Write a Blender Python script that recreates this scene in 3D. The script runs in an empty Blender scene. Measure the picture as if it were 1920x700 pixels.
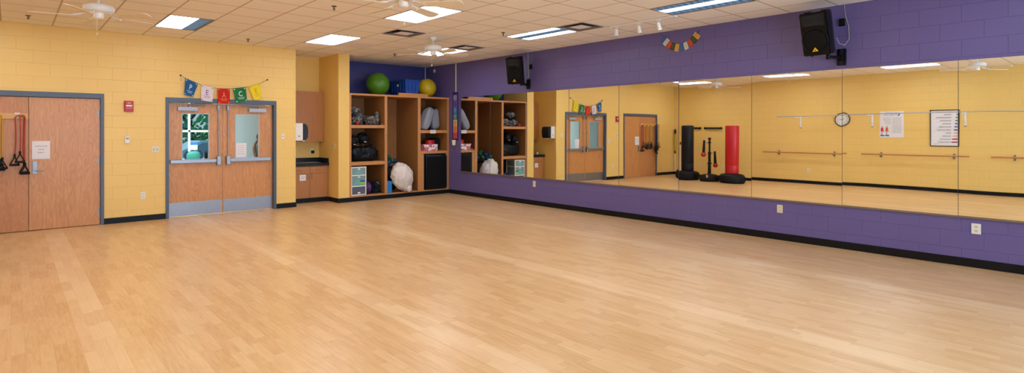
import bpy, bmesh, math, random
from mathutils import Vector, Matrix, noise
random.seed(4)
PI = math.pi
COL = bpy.context.scene.collection
XR, YD, ZC, XL, YB = 8.223, 11.523, 3.247, -1.9, 12.55
YREAR = -3.2

# ------------------------------------------------------------------ materials
def lin(c):
    out = []
    for v in c:
        v = v / 255.0
        out.append(v / 12.92 if v <= .04045 else ((v + .055) / 1.055) ** 2.4)
    return tuple(out)

class NT:
    def __init__(s, name):
        s.m = bpy.data.materials.new(name); s.m.use_nodes = True
        s.t = s.m.node_tree; s.n = s.t.nodes; s.l = s.t.links
        s.b = s.n['Principled BSDF']
    def node(s, k, **kw):
        n = s.n.new(k)
        for a, v in kw.items(): setattr(n, a, v)
        return n
    def put(s, sock, v):
        if hasattr(v, 'is_linked') or hasattr(v, 'links'): s.l.new(v, sock)
        else:
            if isinstance(v, tuple) and len(v) == 3 and sock.type == 'RGBA': v = v + (1,)
            sock.default_value = v
    def math(s, op, a, b=0.0, c=None):
        n = s.node('ShaderNodeMath', operation=op)
        s.put(n.inputs[0], a); s.put(n.inputs[1], b)
        if c is not None: s.put(n.inputs[2], c)
        return n.outputs[0]
    def mix(s, f, a, b, mode='MIX'):
        n = s.node('ShaderNodeMix', data_type='RGBA', blend_type=mode)
        s.put(n.inputs[0], f); s.put(n.inputs[6], a); s.put(n.inputs[7], b)
        return n.outputs[2]
    def pos(s):
        g = s.node('ShaderNodeNewGeometry'); x = s.node('ShaderNodeSeparateXYZ')
        s.l.new(g.outputs['Position'], x.inputs[0]); return g.outputs['Position'], x.outputs
    def obj(s):
        return s.node('ShaderNodeTexCoord').outputs['Object']
    def comb(s, x, y, z=0.0):
        n = s.node('ShaderNodeCombineXYZ')
        for i, v in enumerate((x, y, z)): s.put(n.inputs[i], v)
        return n.outputs[0]
    def noise(s, vec, scale, detail=3.0, rough=.5):
        n = s.node('ShaderNodeTexNoise'); s.l.new(vec, n.inputs['Vector'])
        n.inputs['Scale'].default_value = scale; n.inputs['Detail'].default_value = detail
        n.inputs['Roughness'].default_value = rough
        return n.outputs['Fac']
    def bump(s, h, strength=.3, dist=.01):
        n = s.node('ShaderNodeBump'); n.inputs['Strength'].default_value = strength
        n.inputs['Distance'].default_value = dist; s.put(n.inputs['Height'], h)
        s.l.new(n.outputs[0], s.b.inputs['Normal'])
    def set(s, **kw):
        for k, v in kw.items(): s.put(s.b.inputs[k.replace('_', ' ')], v)

def pm(name, rgb, rough=.5, metal=0.0, var=.10, scale=9.0, bump=0.0, bscale=40.0, coat=0.0, alpha=None, trans=0.0, ior=None):
    t = NT(name); c = lin(rgb)
    v = t.noise(t.obj(), scale)
    dark = tuple(x * (1 - var) for x in c); light = tuple(min(1, x * (1 + var)) for x in c)
    t.set(Base_Color=t.mix(v, dark, light), Roughness=rough, Metallic=metal)
    if coat: t.set(Coat_Weight=coat, Coat_Roughness=.15)
    if trans: t.set(Transmission_Weight=trans)
    if ior: t.set(IOR=ior)
    if alpha is not None: t.set(Alpha=alpha)
    if max(rgb) < 60: t.b.inputs['Specular IOR Level'].default_value = .22
    if bump: t.bump(t.noise(t.obj(), bscale), bump, .01)
    return t.m

def glow(name, rgb, strength, var=.05):
    t = NT(name); v = t.noise(t.obj(), 6.0)
    t.set(Base_Color=(.8, .8, .8), Roughness=.5)
    t.set(Emission_Color=t.mix(v, tuple(x * (1 - var) for x in rgb), rgb), Emission_Strength=strength)
    return t.m

def block_paint(name, rgb, rough=.42, joint=.93, bmp=.35):
    t = NT(name); p, x = t.pos(); c = lin(rgb)
    u = t.math('ADD', x[0], x[1])
    vec = t.comb(u, x[2])
    br = t.node('ShaderNodeTexBrick'); t.l.new(vec, br.inputs['Vector'])
    br.inputs['Scale'].default_value = 1.0
    br.inputs['Brick Width'].default_value = .4064; br.inputs['Row Height'].default_value = .2025
    br.inputs['Mortar Size'].default_value = .0035; br.inputs['Mortar Smooth'].default_value = .6
    br.inputs['Color1'].default_value = (1, 1, 1, 1); br.inputs['Color2'].default_value = (.985, .985, .985, 1)
    br.inputs['Mortar'].default_value = (joint, joint, joint, 1)
    br.offset = .5
    n1 = t.noise(p, 1.3, 3.0); n2 = t.noise(p, 55.0, 4.0)
    base = t.mix(n1, tuple(v * .96 for v in c), tuple(min(1, v * 1.04) for v in c))
    t.set(Base_Color=t.mix(1.0, base, br.outputs['Color'], 'MULTIPLY'), Roughness=rough)
    h = t.math('ADD', t.math('MULTIPLY', t.math('SUBTRACT', 1.0, br.outputs['Fac']), 1.0), t.math('MULTIPLY', n2, .22))
    t.bump(h, bmp, .006)
    return t.m

def wood(name, rgb, dark, rough=.38, figure=.55, axis=2, scale=1.0, coat=.15):
    t = NT(name); p = t.obj()
    sx = t.node('ShaderNodeSeparateXYZ'); t.l.new(p, sx.inputs[0]); o = sx.outputs
    st = [14.0, 14.0, 14.0]; st[axis] = .9
    a = [t.math('MULTIPLY', o[i], st[i] * scale) for i in range(3)]
    fine = t.noise(t.comb(*a), 3.2, 6.0, .62)
    st2 = [5.2, 5.2, 5.2]; st2[axis] = .8
    b = [t.math('MULTIPLY', o[i], st2[i] * scale) for i in range(3)]
    big = t.noise(t.comb(*b), 1.6, 2.0, .4)
    ring = t.math('FRACT', t.math('MULTIPLY', big, 13.0))
    ring = t.math('ABSOLUTE', t.math('SUBTRACT', ring, .5))
    f = t.math('ADD', t.math('MULTIPLY', ring, figure), t.math('MULTIPLY', fine, 1 - figure * .5))
    ramp = t.node('ShaderNodeValToRGB'); t.l.new(f, ramp.inputs[0])
    ramp.color_ramp.elements[0].position = .18; ramp.color_ramp.elements[0].color = lin(dark) + (1,)
    ramp.color_ramp.elements[1].position = .72; ramp.color_ramp.elements[1].color = lin(rgb) + (1,)
    t.set(Base_Color=ramp.outputs[0], Roughness=rough, Coat_Weight=coat, Coat_Roughness=.25)
    t.bump(fine, .06, .004)
    return t.m

MT = {}
MT['yellow'] = block_paint('yellow_block_paint', (240, 204, 120), joint=.90, bmp=.5)
MT['plaster'] = pm('yellow_smooth_paint', (240, 202, 116), .45, var=.03, bump=.05)
MT['purple'] = block_paint('purple_block_paint', (101, 92, 151), joint=.92, bmp=.7)
MT['indigo'] = block_paint('indigo_block_paint', (62, 64, 132), joint=.95, bmp=.2)
MT['grey_wall'] = block_paint('grey_block_paint', (158, 170, 180), joint=.95, bmp=.2)
MT['base'] = pm('black_vinyl_base', (14, 16, 22), .45, var=.2)
MT['frame'] = pm('slate_blue_steel_paint', (78, 92, 114), .38, var=.04)
MT['oak'] = wood('oak_door_veneer', (212, 152, 94), (184, 120, 66), .36, figure=.6, coat=.12)
MT['oak2'] = wood('red_oak_door_veneer', (206, 144, 92), (174, 110, 62), .38, figure=.4, coat=.08)
MT['maple_lam'] = wood('maple_laminate', (186, 128, 78), (170, 112, 64), .42, figure=.15, coat=.1)
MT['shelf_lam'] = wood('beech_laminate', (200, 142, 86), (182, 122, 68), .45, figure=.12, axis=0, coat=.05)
MT['shelf_shaded'] = wood('beech_shaded_laminate', (160, 112, 64), (146, 98, 52), .5, figure=.12, axis=2, coat=.0)  # darker copy of the beech laminate; interior shade put into its colour
MT['steel'] = pm('satin_steel', (150, 156, 164), .36, .9, var=.05, scale=20)
MT['dull_steel'] = pm('brushed_steel', (146, 150, 158), .38, .85, var=.08, scale=14)
MT['alu_paint'] = pm('silver_paint', (168, 176, 190), .4, .25, var=.04)
MT['white_pl'] = pm('white_plastic', (232, 232, 230), .35, var=.03)
MT['cream_pl'] = pm('cream_plastic', (222, 214, 186), .4, var=.03)
MT['white_paint'] = pm('white_enamel', (236, 238, 240), .35, var=.03)
MT['paper'] = pm('white_paper', (234, 232, 238), .8, var=.02)
MT['ink'] = pm('dark_ink', (40, 40, 50), .7, var=.1)
MT['grey_ink'] = pm('grey_ink', (150, 152, 154), .8, var=.1)
MT['black_pl'] = pm('black_plastic', (7, 7, 9), .36, var=.2, bump=.1, bscale=120)
MT['black_rub'] = pm('black_rubber', (24, 25, 28), .6, var=.2, bump=.1, bscale=80)
MT['black_gloss'] = pm('black_gloss', (30, 38, 46), .2, var=.2)
MT['black_cloth'] = pm('black_cloth', (22, 23, 30), .55, var=.35, scale=14, bump=.4, bscale=30)
MT['grille'] = pm('black_grille', (7, 7, 8), .75, var=.3, scale=200)
MT['yel_logo'] = pm('yellow_logo', (238, 186, 20), .5, var=.03)
MT['red_pl'] = pm('red_plastic', (186, 24, 34), .35, var=.05)
MT['counter'] = pm('black_laminate', (28, 30, 36), .25, var=.3, scale=60)
MT['lid_glass'] = pm('window_glass', (225, 240, 242), .03, var=.01, trans=1.0, ior=1.03)
def mirror_mat():
    t = NT('mirror_silver'); p, x = t.pos()
    n = t.noise(p, .9, 1.0)
    t.set(Base_Color=t.mix(n, (.86, .89, .88), (.88, .90, .89)), Metallic=1.0, Roughness=.012)
    t.bump(t.noise(p, .8, 1.0), 1.0, .0012)
    return t.m
MT['mirror'] = mirror_mat()
MT['mirror_edge'] = pm('mirror_edge', (70, 80, 74), .3, var=.1)
MT['fan_blade'] = pm('fan_blade_cream', (226, 214, 190), .5, var=.03)
MT['vent'] = pm('vent_grey_metal', (120, 114, 108), .5, .0, var=.15)
MT['vent_dark'] = pm('vent_dark_inside', (30, 28, 28), .7, var=.1)
MT['grey_panel'] = pm('grey_ceiling_panel', (236, 228, 238), .7, var=.04)
MT['lav'] = pm('trim_grey', (120, 104, 90), .5, var=.05)
MT['reflector'] = pm('louver_aluminium', (150, 186, 226), .4, .1, var=.1, scale=20)
MT['lamp_cool'] = glow('lit_tube_lens', (1.0, .98, .97), 10.0)

def floor_mat():
    t = NT('maple_strip_floor'); p, x = t.pos()
    W = .0762; L = .41
    row = t.math('FLOOR', t.math('DIVIDE', x[0], W))
    wn = t.node('ShaderNodeTexWhiteNoise', noise_dimensions='1D'); t.put(wn.inputs['W'], row)
    u = t.math('ADD', x[1], t.math('MULTIPLY', wn.outputs['Value'], 3.7))
    # board ends wander a little, so lengths differ
    col = t.math('FLOOR', t.math('DIVIDE', u, L))
    w2 = t.node('ShaderNodeTexWhiteNoise', noise_dimensions='2D'); t.put(w2.inputs['Vector'], t.comb(row, col))
    rnd = w2.outputs['Value']
    shifted = t.comb(t.math('ADD', t.math('MULTIPLY', x[0], 34.0), t.math('MULTIPLY', rnd, 31.0)), t.math('MULTIPLY', x[1], 3.0), rnd)
    g = t.noise(shifted, 1.6, 5.0, .6)
    ramp = t.node('ShaderNodeValToRGB'); t.put(ramp.inputs[0], t.math('ADD', t.math('MULTIPLY', rnd, .26), t.math('MULTIPLY', g, .74)))
    e = ramp.color_ramp.elements
    e[0].position = .25; e[0].color = lin((200, 156, 104)) + (1,)
    e[1].position = .8; e[1].color = lin((229, 196, 150)) + (1,)
    m = e.new(.52); m.color = lin((218, 181, 132)) + (1,)
    # lighter seam band of three boards every two metres
    fr = t.math('MODULO', t.math('ADD', x[0], 20 - .381), 2.0)
    band = t.math('LESS_THAN', fr, .2286)
    c = t.mix(t.math('MULTIPLY', band, t.math('ADD', .32, t.math('MULTIPLY', rnd, .3))), ramp.outputs[0], lin((238, 210, 170)))
    fx = t.math('FRACT', t.math('DIVIDE', x[0], W)); fy = t.math('FRACT', t.math('DIVIDE', u, L))
    gap = t.math('MAXIMUM', t.math('LESS_THAN', fx, .022), t.math('LESS_THAN', fy, .005))
    c = t.mix(t.math('MULTIPLY', gap, .28), c, lin((120, 80, 46)))
    big = t.noise(p, .7, 3.0)
    c = t.mix(t.math('MULTIPLY', big, .18), c, lin((196, 150, 100)))
    n3 = t.noise(p, 3.0, 3.0)
    t.set(Base_Color=c, Roughness=t.math('ADD', .27, t.math('MULTIPLY', n3, .06)))
    t.b.inputs['Specular IOR Level'].default_value = .5
    return t.m
MT['floor'] = floor_mat()

GX, GY, GP = 1.70, 5.05, .6045
def ceil_mat():
    t = NT('acoustic_ceiling_tiles'); p, x = t.pos()
    def edge(v, o):
        f = t.math('FRACT', t.math('ADD', t.math('DIVIDE', t.math('SUBTRACT', v, o), GP), 100.0))
        return t.math('MAXIMUM', t.math('LESS_THAN', f, .018), t.math('GREATER_THAN', f, .982))
    g = t.math('MAXIMUM', edge(x[0], GX), edge(x[1], GY))
    n = t.noise(p, 90.0, 3.0); n2 = t.noise(p, 1.0, 2.0)
    tile = t.mix(n, lin((242, 238, 234)), lin((252, 249, 246)))
    tile = t.mix(t.math('MULTIPLY', n2, .25), tile, lin((232, 222, 214)))
    t.set(Base_Color=t.mix(g, tile, lin((196, 180, 164))), Roughness=.85)
    t.bump(t.math('ADD', n, t.math('MULTIPLY', g, -1.2)), .15, .004)
    return t.m
MT['ceiling'] = ceil_mat()
MT['tile_floor'] = pm('corridor_floor_tile', (150, 146, 138), .35, var=.08, scale=2)
MT['hall_ceiling'] = pm('corridor_ceiling', (220, 220, 214), .8, var=.03)

MT['cable_grey'] = pm('grey_cable', (168, 164, 160), .5)

# ------------------------------------------------------------------ mesh builder
class M:
    def __init__(s, mat=None):
        s.bm = bmesh.new(); s.mats = []; s.i = 0
        if mat: s.use(mat)
    def use(s, mat):
        m = MT[mat] if isinstance(mat, str) else mat
        if m not in s.mats: s.mats.append(m)
        s.i = s.mats.index(m); return s
    def _add(s, verts, faces, smooth=False, mx=None):
        vs = [s.bm.verts.new(mx @ Vector(v) if mx else Vector(v)) for v in verts]
        for f in faces:
            try: fc = s.bm.faces.new([vs[k] for k in f])
            except ValueError: continue
            fc.material_index = s.i; fc.smooth = smooth
        return s
    def box(s, x0, x1, y0, y1, z0, z1, b=0.0, mx=None):
        if b:
            t = bmesh.new(); bmesh.ops.create_cube(t, size=1)
            for v in t.verts:
                v.co = Vector(((x0 + x1) / 2 + v.co.x * (x1 - x0), (y0 + y1) / 2 + v.co.y * (y1 - y0), (z0 + z1) / 2 + v.co.z * (z1 - z0)))
            bmesh.ops.bevel(t, geom=t.edges[:], offset=b, segments=2, affect='EDGES', profile=.5)
            idx = {v: k for k, v in enumerate(t.verts)}
            s._add([v.co.copy() for v in t.verts], [[idx[v] for v in f.verts] for f in t.faces], False, mx)
            t.free(); return s
        v = [(x, y, z) for z in (z0, z1) for y in (y0, y1) for x in (x0, x1)]
        return s._add(v, [(0, 2, 3, 1), (4, 5, 7, 6), (0, 1, 5, 4), (2, 6, 7, 3), (0, 4, 6, 2), (1, 3, 7, 5)], False, mx)
    def cyl(s, p0, p1, r0, r1=None, seg=16, cap=True, smooth=True):
        r1 = r0 if r1 is None else r1
        p0, p1 = Vector(p0), Vector(p1); d = (p1 - p0).normalized()
        a = d.orthogonal().normalized(); b = d.cross(a)
        v = []
        for p, r in ((p0, r0), (p1, r1)):
            for k in range(seg):
                t = 2 * PI * k / seg; v.append(p + (a * math.cos(t) + b * math.sin(t)) * r)
        f = [(k, (k + 1) % seg, seg + (k + 1) % seg, seg + k) for k in range(seg)]
        s._add(v, f, smooth)
        if cap: s._add(v[:seg], [tuple(range(seg))[::-1]]); s._add(v[seg:], [tuple(range(seg))])
        return s
    def tube(s, pts, r, seg=8, closed=False):
        P = [Vector(p) for p in pts]; n = len(P); v = []
        rr = r if isinstance(r, (list, tuple)) else [r] * n
        up = None
        for k in range(n):
            if closed: d = (P[(k + 1) % n] - P[k - 1])
            else: d = (P[min(k + 1, n - 1)] - P[max(k - 1, 0)])
            d.normalize()
            a = d.orthogonal().normalized() if up is None else (up - d * up.dot(d)).normalized()
            up = a; b = d.cross(a)
            for j in range(seg):
                t = 2 * PI * j / seg; v.append(P[k] + (a * math.cos(t) + b * math.sin(t)) * rr[k])
        f = []
        for k in range(n if closed else n - 1):
            k2 = (k + 1) % n
            for j in range(seg):
                f.append((k * seg + j, k * seg + (j + 1) % seg, k2 * seg + (j + 1) % seg, k2 * seg + j))
        s._add(v, f, True)
        if not closed:
            s._add(v[:seg], [tuple(range(seg))[::-1]]); s._add(v[-seg:], [tuple(range(seg))])
        return s
    def lathe(s, prof, at=(0, 0, 0), seg=28, mx=None, smooth=True):
        v = []; f = []
        for (r, z) in prof:
            for k in range(seg):
                t = 2 * PI * k / seg; v.append((at[0] + max(r, 1e-4) * math.cos(t), at[1] + max(r, 1e-4) * math.sin(t), at[2] + z))
        for i in range(len(prof) - 1):
            for k in range(seg):
                f.append((i * seg + k, i * seg + (k + 1) % seg, (i + 1) * seg + (k + 1) % seg, (i + 1) * seg + k))
        return s._add(v, f, smooth, mx)
    def sphere(s, c, r, sub=3, sc=(1, 1, 1)):
        t = bmesh.new(); bmesh.ops.create_icosphere(t, subdivisions=sub, radius=1)
        idx = {v: k for k, v in enumerate(t.verts)}
        s._add([(c[0] + v.co.x * r * sc[0], c[1] + v.co.y * r * sc[1], c[2] + v.co.z * r * sc[2]) for v in t.verts], [[idx[v] for v in f.verts] for f in t.faces], True)
        t.free(); return s
    def blob(s, c, rad, amp=.08, fr=5.0, seed=0, sub=4, power=1.0, mx=None, ridge=0.0, flat=None, shape=None):
        """a crumpled soft body: superellipsoid pushed about by noise"""
        t = bmesh.new(); bmesh.ops.create_icosphere(t, subdivisions=sub, radius=1)
        out = []
        for v in t.verts:
            q = v.co.normalized()
            e = power
            k = (abs(q.x) ** (2 * e) + abs(q.y) ** (2 * e) + abs(q.z) ** (2 * e)) ** (-1 / (2 * e)) if e != 1 else 1
            n = noise.noise(q * fr * .6 + Vector((seed * 3.1, 0, seed))) + .5 * noise.noise(q * fr * 1.7 + Vector((0, seed, 1)))
            rr = 1 + amp * n
            if ridge: rr += ridge * (abs(noise.noise(q * fr * 1.3 + Vector((seed, 7, 3)))) ** .7 - .35)
            p = Vector((q.x * rad[0], q.y * rad[1], q.z * rad[2])) * k * rr
            if shape: p = shape(p, q)
            p = (mx @ p) if mx else p
            p = p + Vector(c)
            if flat is not None and p.z < flat: p.z = flat
            out.append(p)
        idx = {v: k for k, v in enumerate(t.verts)}
        s._add(out, [[idx[v] for v in f.verts] for f in t.faces], True)
        t.free(); return s
    def prism(s, pts, fn, t0, t1):
        """outline pts (u,v) extruded from t0 to t1; fn(u,v,t) -> xyz"""
        n = len(pts)
        v = [fn(u, w, t0) for u, w in pts] + [fn(u, w, t1) for u, w in pts]
        f = [tuple(range(n))[::-1], tuple(range(n, 2 * n))] + [(k, (k + 1) % n, n + (k + 1) % n, n + k) for k in range(n)]
        return s._add(v, f)
    def text(s, body, fn, size=.1, cx=0, cz=0, t0=0.0, t1=.001, align='CENTER', bold=0):
        cu = bpy.data.curves.new('lettering', 'FONT'); cu.body = body; cu.size = size
        cu.align_x = align; cu.align_y = 'CENTER'; cu.offset = bold; cu.resolution_u = 3
        ob = bpy.data.objects.new('lettering', cu); COL.objects.link(ob)
        me = bpy.data.meshes.new_from_object(ob.evaluated_get(bpy.context.evaluated_depsgraph_get()))
        vs = [fn(cx + v.co.x, cz + v.co.y, t1) for v in me.vertices]
        s._add(vs, [tuple(p.vertices) for p in me.polygons])
        bpy.data.objects.remove(ob); bpy.data.curves.remove(cu); bpy.data.meshes.remove(me)
        return s

OFF = {}
def mesh_obj(m, name, off):
    bm = m.bm
    bmesh.ops.recalc_face_normals(bm, faces=bm.faces)
    bmesh.ops.translate(bm, verts=bm.verts, vec=-Vector(off))
    me = bpy.data.meshes.new(name); bm.to_mesh(me); bm.free()
    for mt in m.mats: me.materials.append(mt)
    o = bpy.data.objects.new(name, me); COL.objects.link(o)
    return o
def part(m, name, parent, label=None):
    o = mesh_obj(m, name, OFF[parent]); o.parent = parent; OFF[o] = OFF[parent]
    if label: o['label'] = label
    return o
def tagp(o, label, cat, group=None, kind=None):
    o['label'] = label
    o['category'] = cat
    if group: o['group'] = group
    if kind: o['kind'] = kind
def solo(m, name, label, cat, group=None, kind=None):
    vs = [v.co for v in m.bm.verts]
    lo = [min(v[i] for v in vs) for i in range(3)]; hi = [max(v[i] for v in vs) for i in range(3)]
    off = Vector(((lo[0] + hi[0]) / 2, (lo[1] + hi[1]) / 2, lo[2]))
    o = mesh_obj(m, name, off); o.location = off; OFF[o] = off
    tagp(o, label, cat, group, kind); return o
def thing(name, label, cat, at=(0, 0, 0), group=None):
    o = bpy.data.objects.new(name, None); COL.objects.link(o); o.empty_display_size = .05
    o.location = at; OFF[o] = Vector(at); tagp(o, label, cat, group); return o
def dup(root, loc, rz=0.0, label=None):
    r = root.copy(); COL.objects.link(r); r.location = loc; r.rotation_euler = (0, 0, rz)
    if label: r['label'] = label
    for ch in list(root.children):
        c = ch.copy(); COL.objects.link(c); c.parent = r
        for g in list(ch.children):
            d = g.copy(); COL.objects.link(d); d.parent = c
    return r
def struct(m, name, label=None):
    o = mesh_obj(m, name, (0, 0, 0)); o['kind'] = 'structure'; OFF[o] = Vector((0, 0, 0))
    if label: o['label'] = label; o['category'] = label.split()[-1]
    return o
def lab(o, label, cat):
    o['label'] = label; o['category'] = cat; return o

# ------------------------------------------------------------------ room shell
m = M('floor'); m.box(XL - .15, XR + .2, YREAR - .15, YB + .15, -.1, 0)
lab(struct(m, 'floor'), 'light maple strip floor of the studio', 'floor')
m = M('tile_floor'); m.box(-2.05, 6.6, YB + .152, 15.1, -.1, 0.0); m.box(-2.05, 4.16, YD + .21, YB + .15, -.0, .004)
lab(struct(m, 'floor_corridor'), 'grey tiled floor of the corridor behind the double doors', 'floor')

# ceiling: cells of the grid, leaving out the ones that hold lights and diffusers
fix_cols = [GX - 4 * GP, GX, GX + 4 * GP, GX + 8 * GP]
fix_rows = [GY + 7 * GP, GY + 2 * GP, GY - 3 * GP, GY - 8 * GP]
holes = set()
for a in (-4, 0, 4, 8):
    for b in (7, 2, -3, -8):
        holes.add((a, b)); holes.add((a, b + 1))
vents = [(5, 5), (8, 6), (8, 1)]
for v in vents: holes.add(v)
m = M('ceiling')
i0, i1 = -6, 11; j0, j1 = -14, 12
for i in range(i0, i1 + 1):
    for j in range(j0, j1 + 1):
        if (i, j) in holes: continue
        x0 = max(GX + i * GP, XL - .1); x1 = min(GX + (i + 1) * GP, XR + .1)
        y0 = max(GY + j * GP, YREAR - .1); y1 = min(GY + (j + 1) * GP, YB + .1)
        if x1 > x0 and y1 > y0: m._add([(x0, y0, ZC), (x1, y0, ZC), (x1, y1, ZC), (x0, y1, ZC)], [(3, 2, 1, 0)])
m.box(XL - .15, XR + .2, YREAR - .15, YB + .2, 3.62, 3.7)
lab(struct(m, 'ceiling'), 'suspended ceiling of square beige acoustic tiles', 'ceiling')

D1 = (-.80, 1.161); D2 = (2.051, 3.973)
m = M('yellow'); y0, y1 = YD, YD + .2
for a, b in ((XL - .15, D1[0] + .03), (D1[1] - .03, D2[0] + .03), (D2[1] - .03, 4.365)):
    m.box(a, b, y0, y1, 0, 3.6)
for d in (D1, D2): m.box(d[0] + .03, d[1] - .03, y0, y1, 2.15, 3.6)
m.box(4.165, 4.365, YD + .2, YB + .2, 0, 3.6)
lab(struct(m, 'wall_back'), 'yellow block wall with the two pairs of doors', 'wall')
m = M('grey_wall'); m.box(D1[0] + .03, D1[1] - .03, YD + .15, YD + .199, 0, 2.15)  # unseen panel added so corridor light cannot leak past the closet leaves
lab(struct(m, 'closet_light_block'), 'added panel behind the closet doors that blocks leaking light', 'wall')
m = M('plaster'); m.box(4.365, 5.42, YB, YB + .2, 0, 3.6)
lab(struct(m, 'wall_alcove'), 'yellow wall behind the sink counter', 'wall')
m = M('plaster'); m.box(5.29, 5.545, YD, YB, 0, 3.6)
lab(struct(m, 'wall_partition'), 'yellow partition between sink alcove and storage shelves', 'wall')
m = M('indigo'); m.box(5.42, XR + .2, YB, YB + .2, 0, 3.6)
lab(struct(m, 'wall_storage'), 'dark blue wall above the storage shelves', 'wall')
m = M('purple'); m.box(XR, XR + .2, YREAR - .15, YB, 0, 3.6)
lab(struct(m, 'wall_right'), 'purple block wall that carries the long mirror', 'wall')
m = M('yellow'); m.box(XL - .15, XL, YREAR - .15, YD, 0, 3.6)
lab(struct(m, 'wall_left'), 'yellow block wall with barres, seen in the mirror', 'wall')
# rear wall with three daylight windows
m = M('yellow'); RW = [(-.2, 2.0), (2.7, 4.9), (5.6, 7.8)]; z0, z1 = .9, 2.6
ya, yb = YREAR - .15, YREAR
m.box(XL, XR, ya, yb, 0, z0); m.box(XL, XR, ya, yb, z1, 3.6)
xs = [XL] + [v for w in RW for v in w] + [XR]
for k in range(0, len(xs), 2): m.box(xs[k], xs[k + 1], ya, yb, z0, z1)
lab(struct(m, 'wall_rear'), 'yellow block wall with windows behind the camera', 'wall')
for k, (a, b) in enumerate(RW):
    m = M('white_paint'); f = .05
    m.box(a, b, ya + .03, yb - .02, z0, z0 + f); m.box(a, b, ya + .03, yb - .02, z1 - f, z1)
    m.box(a, a + f, ya + .03, yb - .02, z0 + f, z1 - f); m.box(b - f, b, ya + .03, yb - .02, z0 + f, z1 - f)
    m.box((a + b) / 2 - .025, (a + b) / 2 + .025, ya + .03, yb - .02, z0 + f, z1 - f)
    w = struct(m, 'window_%d' % (k + 2)); lab(w, 'white framed window %s in the rear wall' % ('nearest the yellow left wall', 'in the middle', 'nearest the purple wall')[k], 'window')

# baseboards
def base_run(name, runs, label):
    m = M('base')
    for (x0, x1, y0, y1) in runs:
        m.box(x0, x1, y0, y1, 0, .098, .002)
    lab(struct(m, name), label, 'baseboard')
bt = .012
base_run('baseboard_back', [(XL, D1[0], YD - bt, YD), (D1[1], D2[0], YD - bt, YD), (D2[1], 4.365 + bt, YD - bt, YD), (4.365, 4.365 + bt, YD, 12.05)], 'black baseboard along the yellow door wall')
base_run('baseboard_partition', [(5.29 - bt, 5.545, YD - bt, YD), (5.29 - bt, 5.29, YD, 12.02)], 'black baseboard around the yellow partition')
base_run('baseboard_right', [(XR - bt, XR, YREAR, YD - .03)], 'black baseboard along the purple wall')
base_run('baseboard_left', [(XL, XL + bt, YREAR, YD - bt)], 'black baseboard along the yellow wall seen in the mirror')
base_run('baseboard_rear', [(XL + bt, XR - bt, YREAR, YREAR + bt)], 'black baseboard under the rear windows')

# ------------------------------------------------------------------ doors
def door_frame(name, d, h, label):
    m = M('frame'); a, b = d; ya, yb = YD - .022, YD + .19; w = .05
    m.box(a, a + w, ya, yb, 0, h, .004); m.box(b - w, b, ya, yb, 0, h, .004)
    m.box(a + w - .004, b - w + .004, ya, yb, h - .085, h, .004)
    # stop behind the leaf
    return lab(struct(m, name), label, 'door frame')
door_frame('trim_1', D1, 2.19, 'slate blue steel frame around the closet doors')
door_frame('trim_2', D2, 2.168, 'slate blue steel frame around the exit double doors')

def lever(parent, x, z, y):
    m = M('dull_steel'); m.box(x - .03, x + .03, y - .012, y, z - .1, z + .1, .003)
    m.cyl((x, y - .012, z + .06), (x, y - .022, z + .06), .014)
    p = part(m, 'lock_plate', parent)
    m = M('steel'); m.cyl((x, y - .011, z - .05), (x, y - .06, z - .05), .012)
    m.tube([(x, y - .055, z - .05), (x + .03, y - .06, z - .05), (x + .11, y - .055, z - .052)], .009)
    part(m, 'door_handle', parent)
def hinge(parent, x, z, y):
    m = M('dull_steel'); m.cyl((x, y - .008, z - .055), (x, y - .008, z + .055), .009, seg=10)
    m.box(x - .02, x + .004, y - .004, y + .001, z - .055, z + .055)
    part(m, 'hinge', parent)
yf = YD + .012
# closet leaves
m = M('oak2'); m.box(-.748, .205, yf, yf + .045, .008, 2.100, .002)
dL = lab(struct(m, 'door_1'), 'oak closet door leaf with the resistance band rack', 'door')
for z in (1.86, 1.07, .23): hinge(dL, -.742, z, yf)
m = M('oak'); m.box(.211, 1.109, yf, yf + .045, .008, 2.100, .002)
dR = lab(struct(m, 'door_2'), 'oak closet door leaf with lever handle and paper notice', 'door')
for z in (1.86, 1.07, .23): hinge(dR, 1.103, z, yf)
lever(dR, .281, .99, yf)
def wallfn(y):          # lettering on a wall that faces -Y
    return lambda u, w, t: (u, y - t, w)
def scrib(m, fn, x0, x1, z, h, t, gap=.012, seed=1):
    rnd = random.Random(seed); x = x0
    while x < x1 - .004:
        w = min(rnd.uniform(.014, .04), x1 - x); m.prism([(x, z - h / 2), (x + w, z - h / 2), (x + w, z + h / 2), (x, z + h / 2)], fn, t, t + .0004); x += w + gap * rnd.uniform(.5, 1)
m = M('paper'); m.box(.246, .465, yf - .0022, yf - .0006, 1.123, 1.407)
fn = wallfn(yf - .0022); m.use('ink')
m.text('INSTRUCTOR', fn, .024, .357, 1.325, t1=.0006); m.text('DOOR', fn, .024, .357, 1.275, t1=.0006); m.text('ONLY !', fn, .028, .357, 1.225, t1=.0006)
solo(m, 'paper_notice', 'white paper notice with three short lines taped above the lever handle', 'notice')

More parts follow.
